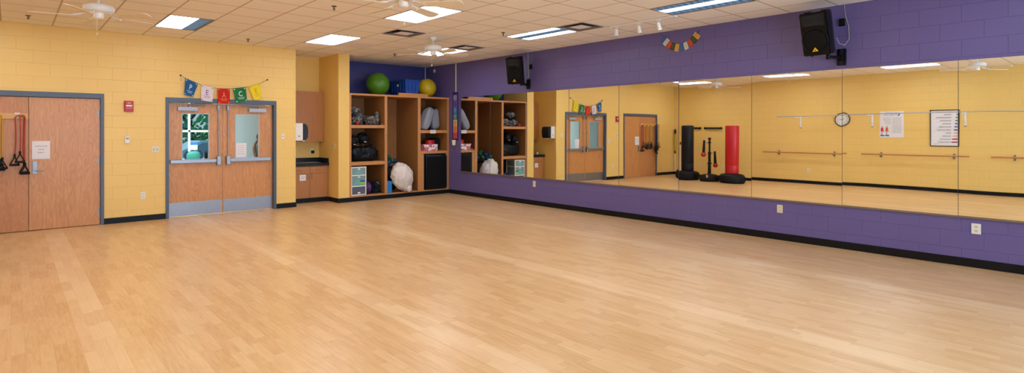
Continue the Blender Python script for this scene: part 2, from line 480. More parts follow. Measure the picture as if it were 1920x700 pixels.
# exit leaves, set back in the frame, with glazed openings
YL2 = YD + .075
def exit_leaf(name, x0, x1, px0, px1, hinge_x, latch_x, bar, closer, label, side):
    z0, z1 = .010, 2.075; pz0, pz1 = 1.045, 1.882; t = .045
    m = M('oak')
    m.box(x0, x1, YL2, YL2 + t, z0, pz0); m.box(x0, x1, YL2, YL2 + t, pz1, z1)
    m.box(x0, px0, YL2, YL2 + t, pz0, pz1); m.box(px1, x1, YL2, YL2 + t, pz0, pz1)
    d = lab(struct(m, name), label, 'door')
    m = M('lid_glass'); m.box(px0, px1, YL2 + .019, YL2 + .025, pz0, pz1); part(m, 'glass_pane', d)
    m = M('alu_paint'); e = .008
    m.box(px0 - e, px0 + .004, YL2 - .003, YL2, pz0 - e, pz1 + e); m.box(px1 - .004, px1 + e, YL2 - .003, YL2, pz0 - e, pz1 + e)
    m.box(px0, px1, YL2 - .003, YL2, pz0 - e, pz0 + .004); m.box(px0, px1, YL2 - .003, YL2, pz1 - .004, pz1 + e)
    part(m, 'glazing_bead', d)
    m = M('dull_steel'); m.box(x0 + .012, x1 - .012, YL2 - .003, YL2, .014, .262); part(m, 'kick_plate', d, 'brushed steel kick plate')
    m = M('steel'); b0, b1 = bar; z = 1.008
    m.box(b0, b1, YL2 - .058, YL2 - .012, z - .032, z + .032, .006)
    m.use('dull_steel'); m.box(b0 + .02, b0 + .06, YL2 - .012, YL2, z - .03, z + .03); m.box(b1 - .06, b1 - .02, YL2 - .012, YL2, z - .03, z + .03)
    mid = b0 + (b1 - b0) * (.44 if side < 0 else .62)
    m.box(mid - .004, mid + .004, YL2 - .0605, YL2 - .010, z - .034, z + .034)
    part(m, 'panic_bar', d, 'satin steel push bar')
    m = M('steel'); m.box(latch_x - .036, latch_x + .036, YL2 - .075, YL2, .925, 1.088, .008)
    part(m, 'latch_case', d)
    m = M('dull_steel'); m.cyl((latch_x, YL2 - .02, 1.085), (latch_x, YL2 - .02, 1.965), .007, seg=8)
    m.box(latch_x - .02, latch_x + .02, YL2 - .04, YL2, 1.955, 2.058, .005)
    m.box(latch_x - .014, latch_x + .014, YL2 - .03, YL2, 1.52, 1.548)
    part(m, 'vertical_rod', d)
    c0, c1 = closer
    m = M('alu_paint'); m.box(c0, c1, YL2 - .06, YL2, 1.935, 2.008, .006)
    cl = part(m, 'door_closer', d, 'silver box door closer')
    px = c0 + (c1 - c0) * (.6 if side < 0 else .6)
    m = M('dull_steel'); m.cyl((px, YL2 - .03, 2.008), (px, YL2 - .03, 2.040), .018)
    ax = px + (.26 if side < 0 else -.30)
    m.tube([(px, YL2 - .03, 2.035), (ax, YL2 - .066, 2.043)], .008)
    m.tube([(ax, YL2 - .066, 2.043), (px + (.05 if side < 0 else -.05), YL2 - .085, 2.058)], .008)
    part(m, 'closer_arm', cl)
    for z in (1.86, 1.07, .23):
        hm = M('dull_steel'); hm.cyl((hinge_x, YL2 - .008, z - .055), (hinge_x, YL2 - .008, z + .055), .008, seg=10); part(hm, 'hinge', d)
    return d
exit_leaf('door_3', 2.104, 2.999, 2.327, 2.767, 2.112, 2.925, (2.13, 2.888), (2.245, 2.57), 'oak exit door leaf with trees showing through its glass', -1)
exit_leaf('door_4', 3.005, 3.920, 3.230, 3.660, 3.912, 3.092, (3.129, 3.875), (3.465, 3.79), 'oak exit door leaf with a paper on its glass', 1)
m = M('paper'); m.box(3.245, 3.435, YL2 + .0165, YL2 + .0185, 1.052, 1.330)
m.use('grey_ink'); fn = wallfn(YL2 + .0165)
for k in range(5): scrib(m, fn, 3.275, 3.40, 1.28 - k * .04, .006, 0, seed=k)
solo(m, 'paper_notice', 'blank-looking white sheet taped inside the right exit door glass', 'notice')

# ------------------------------------------------------------------ corridor behind the exit doors
m = M('grey_wall'); YC = 14.6; cw = (2.35, 3.62, .88, 2.35)
m.box(-2.05, cw[0], YC, YC + .15, 0, 3.1); m.box(cw[1], 6.6, YC, YC + .15, 0, 3.1)
m.box(cw[0], cw[1], YC, YC + .15, 0, cw[2]); m.box(cw[0], cw[1], YC, YC + .15, cw[3], 3.1)
m.box(-2.2, -2.05, YD + .2, YC + .15, 0, 3.1); m.box(6.6, 6.75, YB + .2, YC + .15, 0, 3.1)
lab(struct(m, 'wall_corridor'), 'grey block corridor wall with a window', 'wall')
m = M('hall_ceiling'); m.box(-2.2, 4.165, YD + .2, YC + .15, 3.0, 3.1); m.box(4.165, 6.75, YB + .2, YC + .15, 3.0, 3.1)
lab(struct(m, 'ceiling_corridor'), 'plain pale ceiling of the corridor', 'ceiling')
m = M('white_paint'); a, b, z0, z1 = cw; f = .045; ya, yb = YC + .02, YC + .09
m.box(a, b, ya, yb, z0, z0 + f); m.box(a, b, ya, yb, z1 - f, z1); m.box(a, a + f, ya, yb, z0 + f, z1 - f); m.box(b - f, b, ya, yb, z0 + f, z1 - f)
m.box(3.06, 3.10, ya, yb, z0 + f, z1 - f); m.box(a + f, b - f, ya, yb, 1.54, 1.585)
w1 = lab(struct(m, 'window_1'), 'white framed corridor window looking onto trees', 'window')
m = M('lid_glass'); m.box(a + f, b - f, YC + .05, YC + .055, z0 + f, z1 - f); part(m, 'glass_pane', w1)
m = M('white_paint'); m.box(a - .05, b + .05, YC - .20, YC + .02, .84, .875, .004); lab(struct(m, 'trim_3'), 'white ledge under the corridor window', 'sill')

MT['teal'] = pm('teal_cloth', (46, 128, 122), .6, bump=.3)
MT['navy'] = pm('navy_cloth', (20, 30, 62), .65, bump=.3)
# backpack on the ledge
bx = thing('backpack', 'teal backpack with navy straps on the corridor window ledge', 'backpack', (3.13, YC - .12, .876))
m = M('teal'); m.blob((3.13, YC - .11, .985), (.15, .075, .115), .05, 3, 2, 3, power=1.5, flat=.877); part(m, 'bag_body', bx)
m = M('navy')
for s_ in (-1, 1): m.tube([(3.13 + s_ * .14, YC - .12, .90), (3.13 + s_ * .185, YC - .13, 1.0), (3.13 + s_ * .12, YC - .12, 1.11)], .024)
m.tube([(3.08, YC - .1, 1.08), (3.13, YC - .1, 1.12), (3.18, YC - .1, 1.08)], .012)
part(m, 'strap', bx)
m = M('white_pl'); m.box(3.10, 3.24, YC - .03, YC + .01, 1.12, 1.27, .01); m.box(3.16, 3.18, YC - .03, YC + .01, .876, 1.12); m.use(pm('sign_blue', (40, 110, 190), .5)); m.box(3.095, 3.245, YC - .032, YC + .012, 1.24, 1.30, .004)
solo(m, 'counter_sign', 'small white and blue sign standing on the corridor window ledge', 'sign')
m = M('black_pl'); m.lathe([(.001, 0), (.032, 0), (.034, .02), (.034, .17), (.02, .20), (.018, .23), (.001, .23)], (3.40, YC - .1, .876), 18)
solo(m, 'water_bottle', 'dark bottle at the right of the corridor window ledge', 'bottle')
m = M(pm('red_cloth', (150, 52, 44), .7)); m.tube([(2.62, YC - .07, .90), (2.66, YC - .05, 1.25), (2.72, YC + .004, 1.55)], [.012, .03, .012])
solo(m, 'folded_umbrella', 'dull red folded umbrella leaning in the corridor window corner', 'umbrella')
MT['wreath'] = pm('dried_vine', (110, 74, 54), .8, var=.4, scale=30)
m = M('wreath')
wc = Vector((4.62, YC - .06, 1.11))
for k in range(5):
    pts = []
    for j in range(26):
        t = 2 * PI * j / 26; r = .185 + .02 * math.sin(5 * t + k * 1.3)
        pts.append(wc + Vector((r * math.cos(t) * .75, .02 * math.cos(3 * t + k) - .0, r * math.sin(t) * 1.25)))
    m.tube(pts, .016, 6, closed=True)
wr = thing('vine_wreath', 'brown vine wreath with a dark bow on the corridor wall', 'wreath', tuple(wc))
part(m, 'ring', wr)
m = M('black_cloth'); m.blob((4.61, YC - .07, 1.42), (.075, .04, .09), .2, 5, 3, 3); part(m, 'bow', wr)

# outdoors behind the corridor window
MT['grass'] = pm('lawn', (96, 126, 62), .9, var=.3, scale=3)
MT['asphalt'] = pm('car_park_asphalt', (120, 124, 126), .9, var=.1)
m = M('grass'); m.box(-8, 20, 15.2, 40, -.2, -.12); m.use('asphalt'); m.box(-8, 20, 18.5, 23, -.12, -.11)
lab(struct(m, 'ground'), 'lawn and car park outside the corridor window', 'ground')
MT['leaf'] = pm('tree_leaves', (110, 176, 130), .7, var=.5, scale=2.0)
MT['bark'] = pm('tree_bark', (96, 78, 62), .9, var=.3, bump=.4)
def tree(x, y, h, r, seed, label):
    rnd = random.Random(seed)
    t = thing('leafy_tree', label, 'tree', (x, y, -.12), 'trees beyond the car park')
    m = M('bark'); m.tube([(x, y, -.12), (x + .1, y, h * .3), (x, y + .1, h * .6)], [.16, .12, .07])
    for k in range(5):
        a = k * 1.3; m.tube([(x, y, h * (.3 + .06 * k)), (x + math.cos(a) * r * .6, y + math.sin(a) * r * .6, h * (.5 + .08 * k))], [.06, .02])
    part(m, 'trunk', t)
    m = M('leaf')
    for k in range(1500):
        d = Vector((rnd.gauss(0, 1), rnd.gauss(0, 1), rnd.gauss(0, 1))).normalized() * r * rnd.uniform(.35, 1)
        c = Vector((x, y, h * .62)) + Vector((d.x, d.y, d.z * 1.25)); q = Vector((rnd.gauss(0, 1), rnd.gauss(0, 1), rnd.gauss(0, 1))).normalized(); s2 = rnd.uniform(.09, .18)
        a = q.orthogonal().normalized() * s2; b = q.cross(a).normalized() * s2 * .6
        m._add([c - a, c - b, c + a, c + b], [(0, 1, 2, 3)])
    part(m, 'crown', t)
tree(5.2, 24.6, 3.7, 2.1, 1, 'leafy green tree directly behind the parked car')
tree(.2, 26.0, 5.0, 1.9, 2, 'leafy green tree well to the left of the parked car')
tree(10.2, 27.0, 5.4, 2.1, 3, 'leafy green tree well to the right of the parked car')
MT['car'] = pm('pale_blue_car_paint', (170, 200, 222), .2, var=.02, coat=.6)
MT['car_glass'] = pm('car_glass', (120, 150, 170), .08, var=.05)
cr = thing('parked_car', 'pale blue car parked outside the corridor window', 'car', (5.4, 20.6, -.11))
m = M('car')
body = [(-2.1, .25), (2.1, .25), (2.15, .62), (1.95, .8), (1.2, .9), (.65, 1.32), (-.9, 1.36), (-1.6, .95), (-2.1, .85)]
m.prism(body, lambda u, w, t: (5.4 + u, 20.6 + t, -.11 + w), -.8, .8); part(m, 'car_body', cr)
m = M('car_glass')
for t in (-.806,): m.prism([(-1.35, .95), (1.0, .95), (.58, 1.27), (-.85, 1.3)], lambda u, w, tt: (5.4 + u, 20.6 + tt, -.11 + w), -.806, .806)
part(m, 'side_window', cr)
for sx in (-1.3, 1.35):
    for sy in (-.8, .62):
        m = M('black_rub'); m.cyl((5.4 + sx, 20.6 + sy - .02, .205), (5.4 + sx, 20.6 + sy + .2, .205), .315, seg=24); part(m, 'wheel', cr)

# ------------------------------------------------------------------ mirror wall
MY0 = 1.357 - 3 * 1.219; seams = [MY0 + k * 1.219 for k in range(8)] + [9.89, 11.009]
seams = [MY0 + 1.219 * k for k in range(11)] + [11.009]
seams = sorted(set(round(v, 3) for v in seams if -1.2 < v < 10.6)) + [11.009]
words = ['beside the chakra banner', 'second from the chakra banner', 'third from the chakra banner', 'reflecting the exit double doors', 'reflecting the closet doors',
         'reflecting the punching bags', 'reflecting the punching bag side end of the first barre', 'reflecting the framed wall poster',
         'cut by the right edge of the picture', 'closest to the rear windows']
ps = list(zip(seams[:-1], seams[1:]))[::-1]
for k, (a, b) in enumerate(ps):
    cy = (a + b) / 2
    t = thing('mirror_panel', 'frameless mirror panel ' + words[min(k, len(words) - 1)], 'mirror', (XR - .014, cy, .575), 'mirror panels on the purple wall')
    m = M('mirror_edge'); m.box(XR - .014, XR - .008, a + .0015, b - .0015, .575, 2.392); m2 = M('mirror')
    x = XR - .0142; m2._add([(x, a + .002, .576), (x, b - .002, .576), (x, b - .002, 2.391), (x, a + .002, 2.391)], [(0, 1, 2, 3)])
    bk = part(m, 'glass_edge', t); part(m2, 'silvered_face', t)
    t.rotation_euler = (0, math.radians({5: .30, 6: .20}.get(k, .143)), -.005)   # hung very slightly out of true
m = M('lav'); m.box(XR - .024, XR - .001, seams[0], 11.009, .560, .568); m.box(XR - .024, XR - .020, seams[0], 11.009, .568, .582)
lab(struct(m, 'trim_4'), 'thin metal channel under the mirror panels', 'trim')

def plate_right(name, y, z, w, h, mat, label, cat, slots=2):
    t = thing(name, label, cat, (XR, y, z - h / 2))
    m = M(mat); m.box(XR - .008, XR - .0005, y - w / 2, y + w / 2, z - h / 2, z + h / 2, .003); part(m, 'cover_plate', t)
    for s in ((-1, 1) if slots == 2 else (0,)):
        m = M('cream_pl'); zc = z + s * h * .2; m.box(XR - .0105, XR - .008, y - .017, y + .017, zc - .014, zc + .014)
        m.use('ink')
        for q in (-.007, .007): m.box(XR - .0112, XR - .0105, y + q - .0015, y + q + .0015, zc - .002, zc + .008)
        m.box(XR - .0112, XR - .0105, y - .002, y + .002, zc - .010, zc - .006)
        part(m, 'socket', t)
    return t
plate_right('power_outlet', 8.44, .448, .08, .125, 'cream_pl', 'cream power outlet under the mirror, nearest the storage shelves', 'outlet')
plate_right('power_outlet', 3.386, .447, .08, .115, 'cream_pl', 'cream power outlet under the middle of the mirror', 'outlet')
plate_right('power_outlet', 1.195, .446, .085, .12, 'white_pl', 'bright white power outlet low on the purple wall at the right', 'outlet')

# banner
def rfn(x): return lambda u, w, t: (x - t, u, w)
bn = thing('chakra_banner', 'narrow hanging banner striped violet, blue, green, yellow and red', 'banner', (XR - .01, 11.24, 1.2))
MT['ban_navy'] = pm('banner_navy', (40, 36, 104), .8)
m = M('ban_navy'); m.box(XR - .016, XR - .010, 11.125, 11.355, 1.335, 2.53)
cols = [(118, 96, 158), (110, 84, 150), (30, 110, 176), (24, 128, 112), (214, 178, 96), (228, 138, 78), (214, 84, 76)]
zt = 2.47; zb = 1.375; hh = (zt - zb) / 7
for k, c in enumerate(cols):
    m.use(pm('banner_band_%d' % k, c, .8)); z1 = zt - k * hh
    m.box(XR - .0175, XR - .016, 11.16, 11.32, z1 - hh, z1)
ring = pm('banner_ring', (190, 190, 214), .8); ring2 = pm('banner_ring_dark', (64, 54, 120), .8)
for k in range(7):
    zc = zt - (k + .5) * hh
    m.use(ring if k in (0, 2, 3) else ring2)
    m.tube([(XR - .0185, 11.24 + .042 * math.cos(a), zc + .055 * math.sin(a)) for a in [2 * PI * j / 18 for j in range(18)]], .0035, 5, closed=True)
    m.cyl((XR - .0175, 11.24, zc), (XR - .0195, 11.24, zc), .014, seg=10)
part(m, 'cloth', bn)
m = M('cream_pl'); m.cyl((XR - .058, 11.24, 1.34), (XR - .058, 11.24, 1.215), .052, .042, seg=14); m.tube([(XR - .05, 11.22, 1.216), (XR - .05, 11.25, 1.17), (XR - .05, 11.27, 1.216)], .004)
part(m, 'tassel', bn, 'cream tassel at the foot of the banner')
m = M('cream_pl'); m.cyl((XR - .014, 11.215, 2.535), (XR - .014, 11.215, ZC), .013, seg=10)
solo(m, 'wall_conduit', 'pale vertical conduit running up from the banner to the ceiling', 'conduit')
m = M('alu_paint'); m.cyl((XR - .06, YB - .03, 2.41), (XR - .06, YB - .03, ZC), .018, seg=10)
solo(m, 'corner_pipe', 'thin pale blue vertical pipe in the corner above the yellow ball', 'pipe')
m = M('white_pl'); m.box(XR - .03, XR, 12.13, 12.19, 3.09, 3.17, .006)
solo(m, 'wall_sensor', 'tiny white sensor high on the purple wall above the shelves', 'sensor')

# small paper flags arc
fl = [(5.301, 3.118), (5.252, 3.066), (5.191, 3.012), (5.126, 2.978), (5.048, 2.95), (4.959, 2.944), (4.884, 2.962), (4.806, 2.998), (4.740, 3.046), (4.692, 3.102)]
fc = [('blue', (58, 100, 156)), ('white', (206, 214, 206)), ('orange red', (196, 72, 34)), ('olive green', (62, 72, 32)), ('golden yellow', (212, 166, 74))]
fm = [pm('flag_' + n.replace(' ', '_'), c, .85) for n, c in fc]
fprint = pm('flag_print', (120, 124, 112), .85)
g = thing('flag_garland', 'short curved garland of ten tiny coloured flags under the ceiling', 'garland', (XR, 5.0, 2.9))
m = M('ink'); P3 = [(XR - .008, y, z + .055) for y, z in fl]
m.tube([(XR - .006, 5.34, 3.21)] + [(XR - .006, fl[k][0] + (.045 if k < 3 else (0 if k < 7 else -.045)) * .6, fl[k][1] + .055) for k in range(10)] + [(XR - .006, 4.64, 3.19)], .0025, 5)
part(m, 'string', g)
for k, (y, z) in enumerate(fl):
    a, b = fl[max(k - 1, 0)], fl[min(k + 1, 9)]
    ang = math.atan2(b[1] - a[1], -(b[0] - a[0]))      # along -Y
    m = M(fm[k % 5]); ca, sa = math.cos(ang), math.sin(ang); hw, hv = .036, .062
    R = lambda u, v: (y - (u * ca - v * sa), z + (u * sa + v * ca))
    f = rfn(XR - .006)
    m.prism([R(-hw, -hv), R(hw, -hv), R(hw, hv), R(-hw, hv)], f, 0, .002)
    m.use(fprint)
    for j in range(4): m.prism([R(-hw * .55, -.03 + j * .02), R(hw * .55, -.03 + j * .02), R(hw * .55, -.026 + j * .02), R(-hw * .55, -.026 + j * .02)], f, .002, .0024)
    part(m, 'flag', g, fc[k % 5][0] + ' flag')

# ------------------------------------------------------------------ loudspeakers on brackets
def speaker():
    t = thing('wall_loudspeaker', 'speaker', 'loudspeaker', (0, 0, 0), 'loudspeakers on the purple wall')
    # local: front faces -Y, centre at origin, tilted by caller
    w, h, d = .34, .56, .30
    m = M('black_pl')
    prof = [(-w / 2, -d * .5), (w / 2, -d * .5), (w / 2, -d * .1), (w * .33, d * .5), (-w * .33, d * .5), (-w / 2, -d * .1)]
    m.prism(prof, lambda u, v, z: (u, v, z), -h / 2, h / 2)
    bmesh.ops.bevel(m.bm, geom=[e for e in m.bm.edges], offset=.012, segments=2, affect='EDGES')
    m.box(-w * .42, w * .42, -d * .5 - .008, -d * .5 + .01, -h * .46, h * .46, .006)
    part(m, 'cabinet', t)
    m = M('grille'); zc = -.085
    m.lathe([(.001, .022), (.08, .020), (.135, .010), (.148, 0), (.148, -.01)], seg=36, mx=Matrix.Translation((0, -d * .5 - .008, zc)) @ Matrix.Rotation(PI / 2, 4, 'X')); part(m, 'woofer_grille', t)
    m = M('black_pl'); m.lathe([(.149, .0), (.158, .010), (.166, .0)], seg=36, mx=Matrix.Translation((0, -d * .5 - .008, zc)) @ Matrix.Rotation(PI / 2, 4, 'X')); part(m, 'woofer_ring', t)
    m = M('black_gloss')
    # horn: flared mouth
    a = [(-.13, .115), (.13, .115), (.13, .245), (-.13, .245)]; b = [(-.04, .15), (.04, .15), (.04, .21), (-.04, .21)]
    v = [(x, -d * .5 - .014, z) for x, z in a] + [(x, -d * .5 - .0105, z) for x, z in b]
    m._add(v, [(0, 1, 5, 4), (1, 2, 6, 5), (2, 3, 7, 6), (3, 0, 4, 7), (4, 5, 6, 7)])
    m.box(-.135, .135, -d * .5 - .0145, -d * .5 - .008, .245, .252); m.box(-.135, .135, -d * .5 - .0145, -d * .5 - .008, .108, .115)
    m.box(-.137, -.13, -d * .5 - .0145, -d * .5 - .008, .108, .252); m.box(.13, .137, -d * .5 - .0145, -d * .5 - .008, .108, .252)
    part(m, 'horn', t, 'glossy flared horn')
    m = M('yel_logo'); m.prism([(-.038, -.222), (.038, -.222), (0, -.168)], lambda u, v_, q: (u, -d * .5 - .026 - q, v_), 0, .004)
    m.use('ink'); m.prism([(-.012, -.211), (.012, -.211), (.0, -.193)], lambda u, v_, q: (u, -d * .5 - .030 - q, v_), 0, .001)
    part(m, 'badge', t, 'yellow triangular badge')
    for sx in (-.09, .12):
        for sy in (-.08, .06):
            m = M('black_pl'); m.cyl((sx, sy, -h / 2), (sx, sy, -h / 2 - .018), .016, seg=10); part(m, 'foot', t)
        m = M('black_pl'); m.box(sx - .03, sx + .03, -.11, -.03, h / 2 - .002, h / 2 + .012, .004); part(m, 'stacking_pad', t)
    return t
def bracket(y, z0, z1, sx, sy, sz, label, g=-.01):
    t = thing('speaker_bracket', label, 'bracket', (XR, y, z0), 'speaker wall brackets')
    m = M('black_pl'); m.box(XR - .022, XR - .0005, y - .055, y + .055, z0, z1, .004)
    m.use('black_gloss'); m.box(XR - .030, XR - .022, y - .02, y + .02, z0 + .01, z1 - .01, .002)
    part(m, 'wall_plate', t)
    zc = (z0 + z1) / 2 - .01
    m = M('black_pl'); m.box(XR - .05, XR - .022, y - .03, y + .03, zc - .04, zc + .04, .004)
    m.tube([(XR - .04, y, zc), (sx, sy, zc)], .022, 10); m.cyl((sx, sy, zc - .035), (sx, sy, sz), .024, seg=12)
    part(m, 'arm', t)
sp = speaker()
def tilt(o, loc, ang, down):
    o.location = loc; o.rotation_euler = (Matrix.Rotation(ang, 3, 'Z') @ Matrix.Rotation(down, 3, 'X')).to_euler()
# -Y local front; angle of facing direction n -> rot = ang + 90deg
tilt(sp, (7.88, 2.74, 2.86), math.radians(176 + 90), math.radians(15))
sp['label'] = 'larger looking black loudspeaker on the wall above the right part of the mirror'
s2 = dup(sp, (7.91, 8.66, 2.85)); tilt(s2, (7.91, 8.66, 2.85), math.radians(207 + 90), math.radians(14))
s2['label'] = 'black loudspeaker high on the purple wall near the storage corner'
bracket(2.583, 2.44, 2.658, 7.95, 2.66, 2.572, 'black wall bracket holding the loudspeaker above the right part of the mirror')
bracket(8.61, 2.46, 2.67, 8.02, 8.63, 2.565, 'black wall bracket holding the loudspeaker near the storage corner')
m = M('cable_grey'); m.tube([(XR - .008, 2.555, ZC), (XR - .008, 2.54, 3.10), (XR - .012, 2.50, 2.95), (XR - .02, 2.49, 2.78), (XR - .06, 2.53, 2.70), (XR - .11, 2.58, 2.72), (XR - .15, 2.60, 2.80)], .0045)
solo(m, 'speaker_cable', 'pale cable looping from the ceiling to the loudspeaker above the mirror', 'cable')
m = M('cable_grey'); m.tube([(XR - .008, 8.63, ZC), (XR - .008, 8.62, 3.0), (XR - .01, 8.60, 2.78), (XR - .03, 8.60, 2.70)], .009)
solo(m, 'speaker_cable', 'pale cable running down the wall behind the far loudspeaker', 'cable')
for y, z, l in ((2.575, 3.01, 'small black junction box on the wall beside the near loudspeaker'), (8.54, 2.93, 'small black junction box on the wall beside the far loudspeaker')):
    m = M('black_pl'); m.box(XR - .03, XR - .0178 if y < 4 else XR - .0005, y - .035, y + .035, z - .05, z + .05, .004); m.use('black_gloss'); m.box(XR - .034, XR - .03, y - .02, y + .02, z - .03, z - .005); m.box(XR - .034, XR - .03, y - .02, y + .02, z + .005, z + .03)
    if y < 4: m.use('black_pl'); m.box(XR - .018, XR - .0005, y + .0, y + .034, z - .045, z + .045)
    solo(m, 'junction_box', l, 'junction box')

# ------------------------------------------------------------------ wall hardware on the door wall
t = thing('fire_alarm_pull', 'red fire alarm pull station between the two pairs of doors', 'fire alarm', (1.50, YD, 1.896))
m = M('red_pl'); m.box(1.437, 1.570, YD - .045, YD - .0001, 1.896, 2.084, .008); m.box(1.452, 1.555, YD - .052, YD - .043, 1.94, 2.07, .004); 
m.use('white_pl'); fn = wallfn(YD - .052); m.text('FIRE', fn, .028, 1.503, 2.043, t1=.0008); m.text('PULL DOWN', fn, .015, 1.503, 1.957, t1=.0008); part(m, 'case', t)
m = M('white_pl'); m.box(1.460, 1.548, YD - .064, YD - .052, 1.985, 2.012, .004); m.use('red_pl'); part(m, 'pull_bar', t, 'white T-shaped pull bar')
t = thing('thermostat', 'small pale thermostat on the yellow wall below the fire alarm', 'thermostat', (1.484, YD, 1.354))
m = M('white_pl'); m.box(1.450, 1.518, YD - .025, YD - .0001, 1.354, 1.478, .005); part(m, 'case', t)
m = M('grey_ink'); m.box(1.462, 1.506, YD - .027, YD - .025, 1.425, 1.45); part(m, 'display', t)
def switchplate(name, label, cat, fn3, w, h, n, mat='cream_pl'):
    pass
t = thing('light_switch', 'double cream light switch left of the exit doors', 'light switch', (1.898, YD, 1.187))
m = M('cream_pl'); m.box(1.838, 1.958, YD - .008, YD - .0001, 1.187, 1.302, .003); part(m, 'cover_plate', t)
for sx in (-.025, .025):
    m = M('ink'); m.box(1.898 + sx - .006, 1.898 + sx + .006, YD - .0085, YD - .008, 1.23, 1.258); m.use('cream_pl'); m.box(1.898 + sx - .004, 1.898 + sx + .004, YD - .018, YD - .0083, 1.242, 1.256, .001); part(m, 'toggle', t)
t = thing('power_outlet', 'white power outlet low on the yellow wall left of the exit doors', 'outlet', (1.712, YD, .372))
m = M('white_pl'); m.box(1.676, 1.748, YD - .008, YD - .0001, .378, .502, .003); part(m, 'cover_plate', t)
for s in (-1, 1):
    m = M('cream_pl'); zc = .44 + s * .025; m.box(1.712 - .016, 1.712 + .016, YD - .010, YD - .008, zc - .013, zc + .013); m.use('ink')
    for q in (-.006, .006): m.box(1.712 + q - .0012, 1.712 + q + .0012, YD - .0105, YD - .010, zc - .002, zc + .007)
    part(m, 'socket', t)
t = thing('light_switch', 'single white light switch right of the exit doors', 'light switch', (4.10, YD, 1.40))
m = M('white_pl'); m.box(4.072, 4.134, YD - .008, YD - .0001, 1.405, 1.505, .003); part(m, 'cover_plate', t)
m = M('grey_ink'); m.box(4.093, 4.113, YD - .011, YD - .008, 1.445, 1.465, .001); part(m, 'toggle', t)
t = thing('light_switch', 'single pale switch on the alcove side of the yellow partition', 'light switch', (5.29, 11.73, 1.18))
m = M('cream_pl'); m.box(5.282, 5.2895, 11.695, 11.765, 1.18, 1.295, .003); part(m, 'cover_plate', t)
m = M('grey_ink'); m.box(5.277, 5.282, 11.722, 11.738, 1.23, 1.25, .001); part(m, 'toggle', t)

# PEACE garland
pf = [('P', [(2.352, 2.526), (2.559, 2.436), (2.476, 2.188), (2.335, 2.221)], (18, 88, 146), (200, 214, 236), 'blue flag with the letter P'),
      ('E', [(2.612, 2.42), (2.821, 2.377), (2.794, 2.107), (2.607, 2.134)], (226, 214, 224), (110, 110, 170), 'white flag with the letter E'),
      ('A', [(2.885, 2.365), (3.098, 2.371), (3.102, 2.082), (2.894, 2.075)], (196, 22, 22), (236, 150, 70), 'red flag with the letter A'),
      ('C', [(3.154, 2.378), (3.379, 2.416), (3.413, 2.143), (3.211, 2.106)], (14, 112, 64), (220, 236, 226), 'green flag with the letter C'),
      ('E', [(3.433, 2.424), (3.646, 2.503), (3.686, 2.216), (3.541, 2.164)], (240, 212, 30), (176, 160, 60), 'yellow flag with the letter E')]
g = thing('flag_garland', 'string of five large flags spelling PEACE above the exit doors', 'garland', (3.04, YD, 2.08))
m = M('ink'); pts = [(2.281, 2.574)] + [p for f in pf for p in (f[1][0], f[1][1])] + [(3.794, 2.584)]
m.tube([(x, YD - .042, z) for x, z in pts], .0028, 6)
m.tube([(2.281, YD - .03, 2.57), (2.29, YD - .02, 2.47)], .002, 5)
for x, z in ((2.281, 2.574), (3.794, 2.584)): m.cyl((x, YD - .001, z), (x, YD - .05, z), .011, seg=10)
part(m, 'string', g)
for ch, q, c, ink, lb in pf:
    A, B, C_, D = [Vector(v) for v in q]
    m = M(pm('peace_flag', c, .8, var=.05, scale=4)); N = 8
    def bil(u, v): return (A * (1 - u) + B * u) * (1 - v) + (D * (1 - u) + C_ * u) * v
    sd = random.Random(ch + lb).random() * 6
    def surf(u, v, off=0.0):
        p = bil(u, v); wv = .008 * math.sin(u * 5 + sd) * v + .004 * math.sin(v * 6 + sd)
        return (p.x, YD - .046 - wv - off, p.y)
    for off in (0, .002):
        vs = [surf(i / N, j / N, off) for j in range(N + 1) for i in range(N + 1)]
        m._add(vs, [(j * (N + 1) + i, j * (N + 1) + i + 1, (j + 1) * (N + 1) + i + 1, (j + 1) * (N + 1) + i) for j in range(N) for i in range(N)], True)
    ik = m; ik.use(pm('peace_ink', ink, .8))
    def sf(u, w, t_): # letter space: u,w in 0..1 of flag
        return surf(u, 1 - w, .0026 + t_)
    ik.text(ch, sf, .48, .5, .56, t1=.0006, bold=.006)
    for k, (a, b) in enumerate(((.22, .78), (.3, .7))):
        x = a; rr = random.Random(k)
        while x < b: ik._add([sf(x, .30 - k * .09, 0), sf(x + .05, .30 - k * .09, 0), sf(x + .05, .335 - k * .09, 0), sf(x, .335 - k * .09, 0)], [(0, 1, 2, 3)]); x += .065
    for u, v in ((.1, .92), (.9, .92), (.1, .08), (.9, .08)):
        ik._add([sf(u - .06, v, 0), sf(u, v - .05, 0), sf(u + .06, v, 0), sf(u, v + .05, 0)], [(0, 1, 2, 3)])
    part(ik, 'flag', g, lb)

# ------------------------------------------------------------------ resistance band rack on the closet leaf
t = thing('band_rack', 'light wooden hook board across the left closet door', 'rack', (-.27, yf, 1.75))
MT['rack_wood'] = wood('pale_pine_board', (220, 170, 96), (204, 150, 80), .45, figure=.2, axis=0)
m = M('rack_wood'); m.box(-.745, .203, yf - .020, yf - .0005, 1.752, 1.842, .002); part(m, 'board', t)
hooks = [.10, -.13, -.37, -.68]
for x in hooks:
    m = M('dull_steel'); m.tube([(x, yf - .02, 1.79), (x, yf - .075, 1.79), (x, yf - .09, 1.81), (x, yf - .085, 1.825)], .006); part(m, 'hook', t)
m = M('paper'); m.box(.042, .105, yf - .0215, yf - .0202, 1.826, 1.850); part(m, 'tag', t, 'white tag on the hook board')
MT['b_red'] = pm('red_band', (176, 56, 40), .4); MT['b_yel'] = pm('yellow_band', (206, 158, 20), .4); MT['b_blue'] = pm('navy_band', (24, 60, 96), .4)
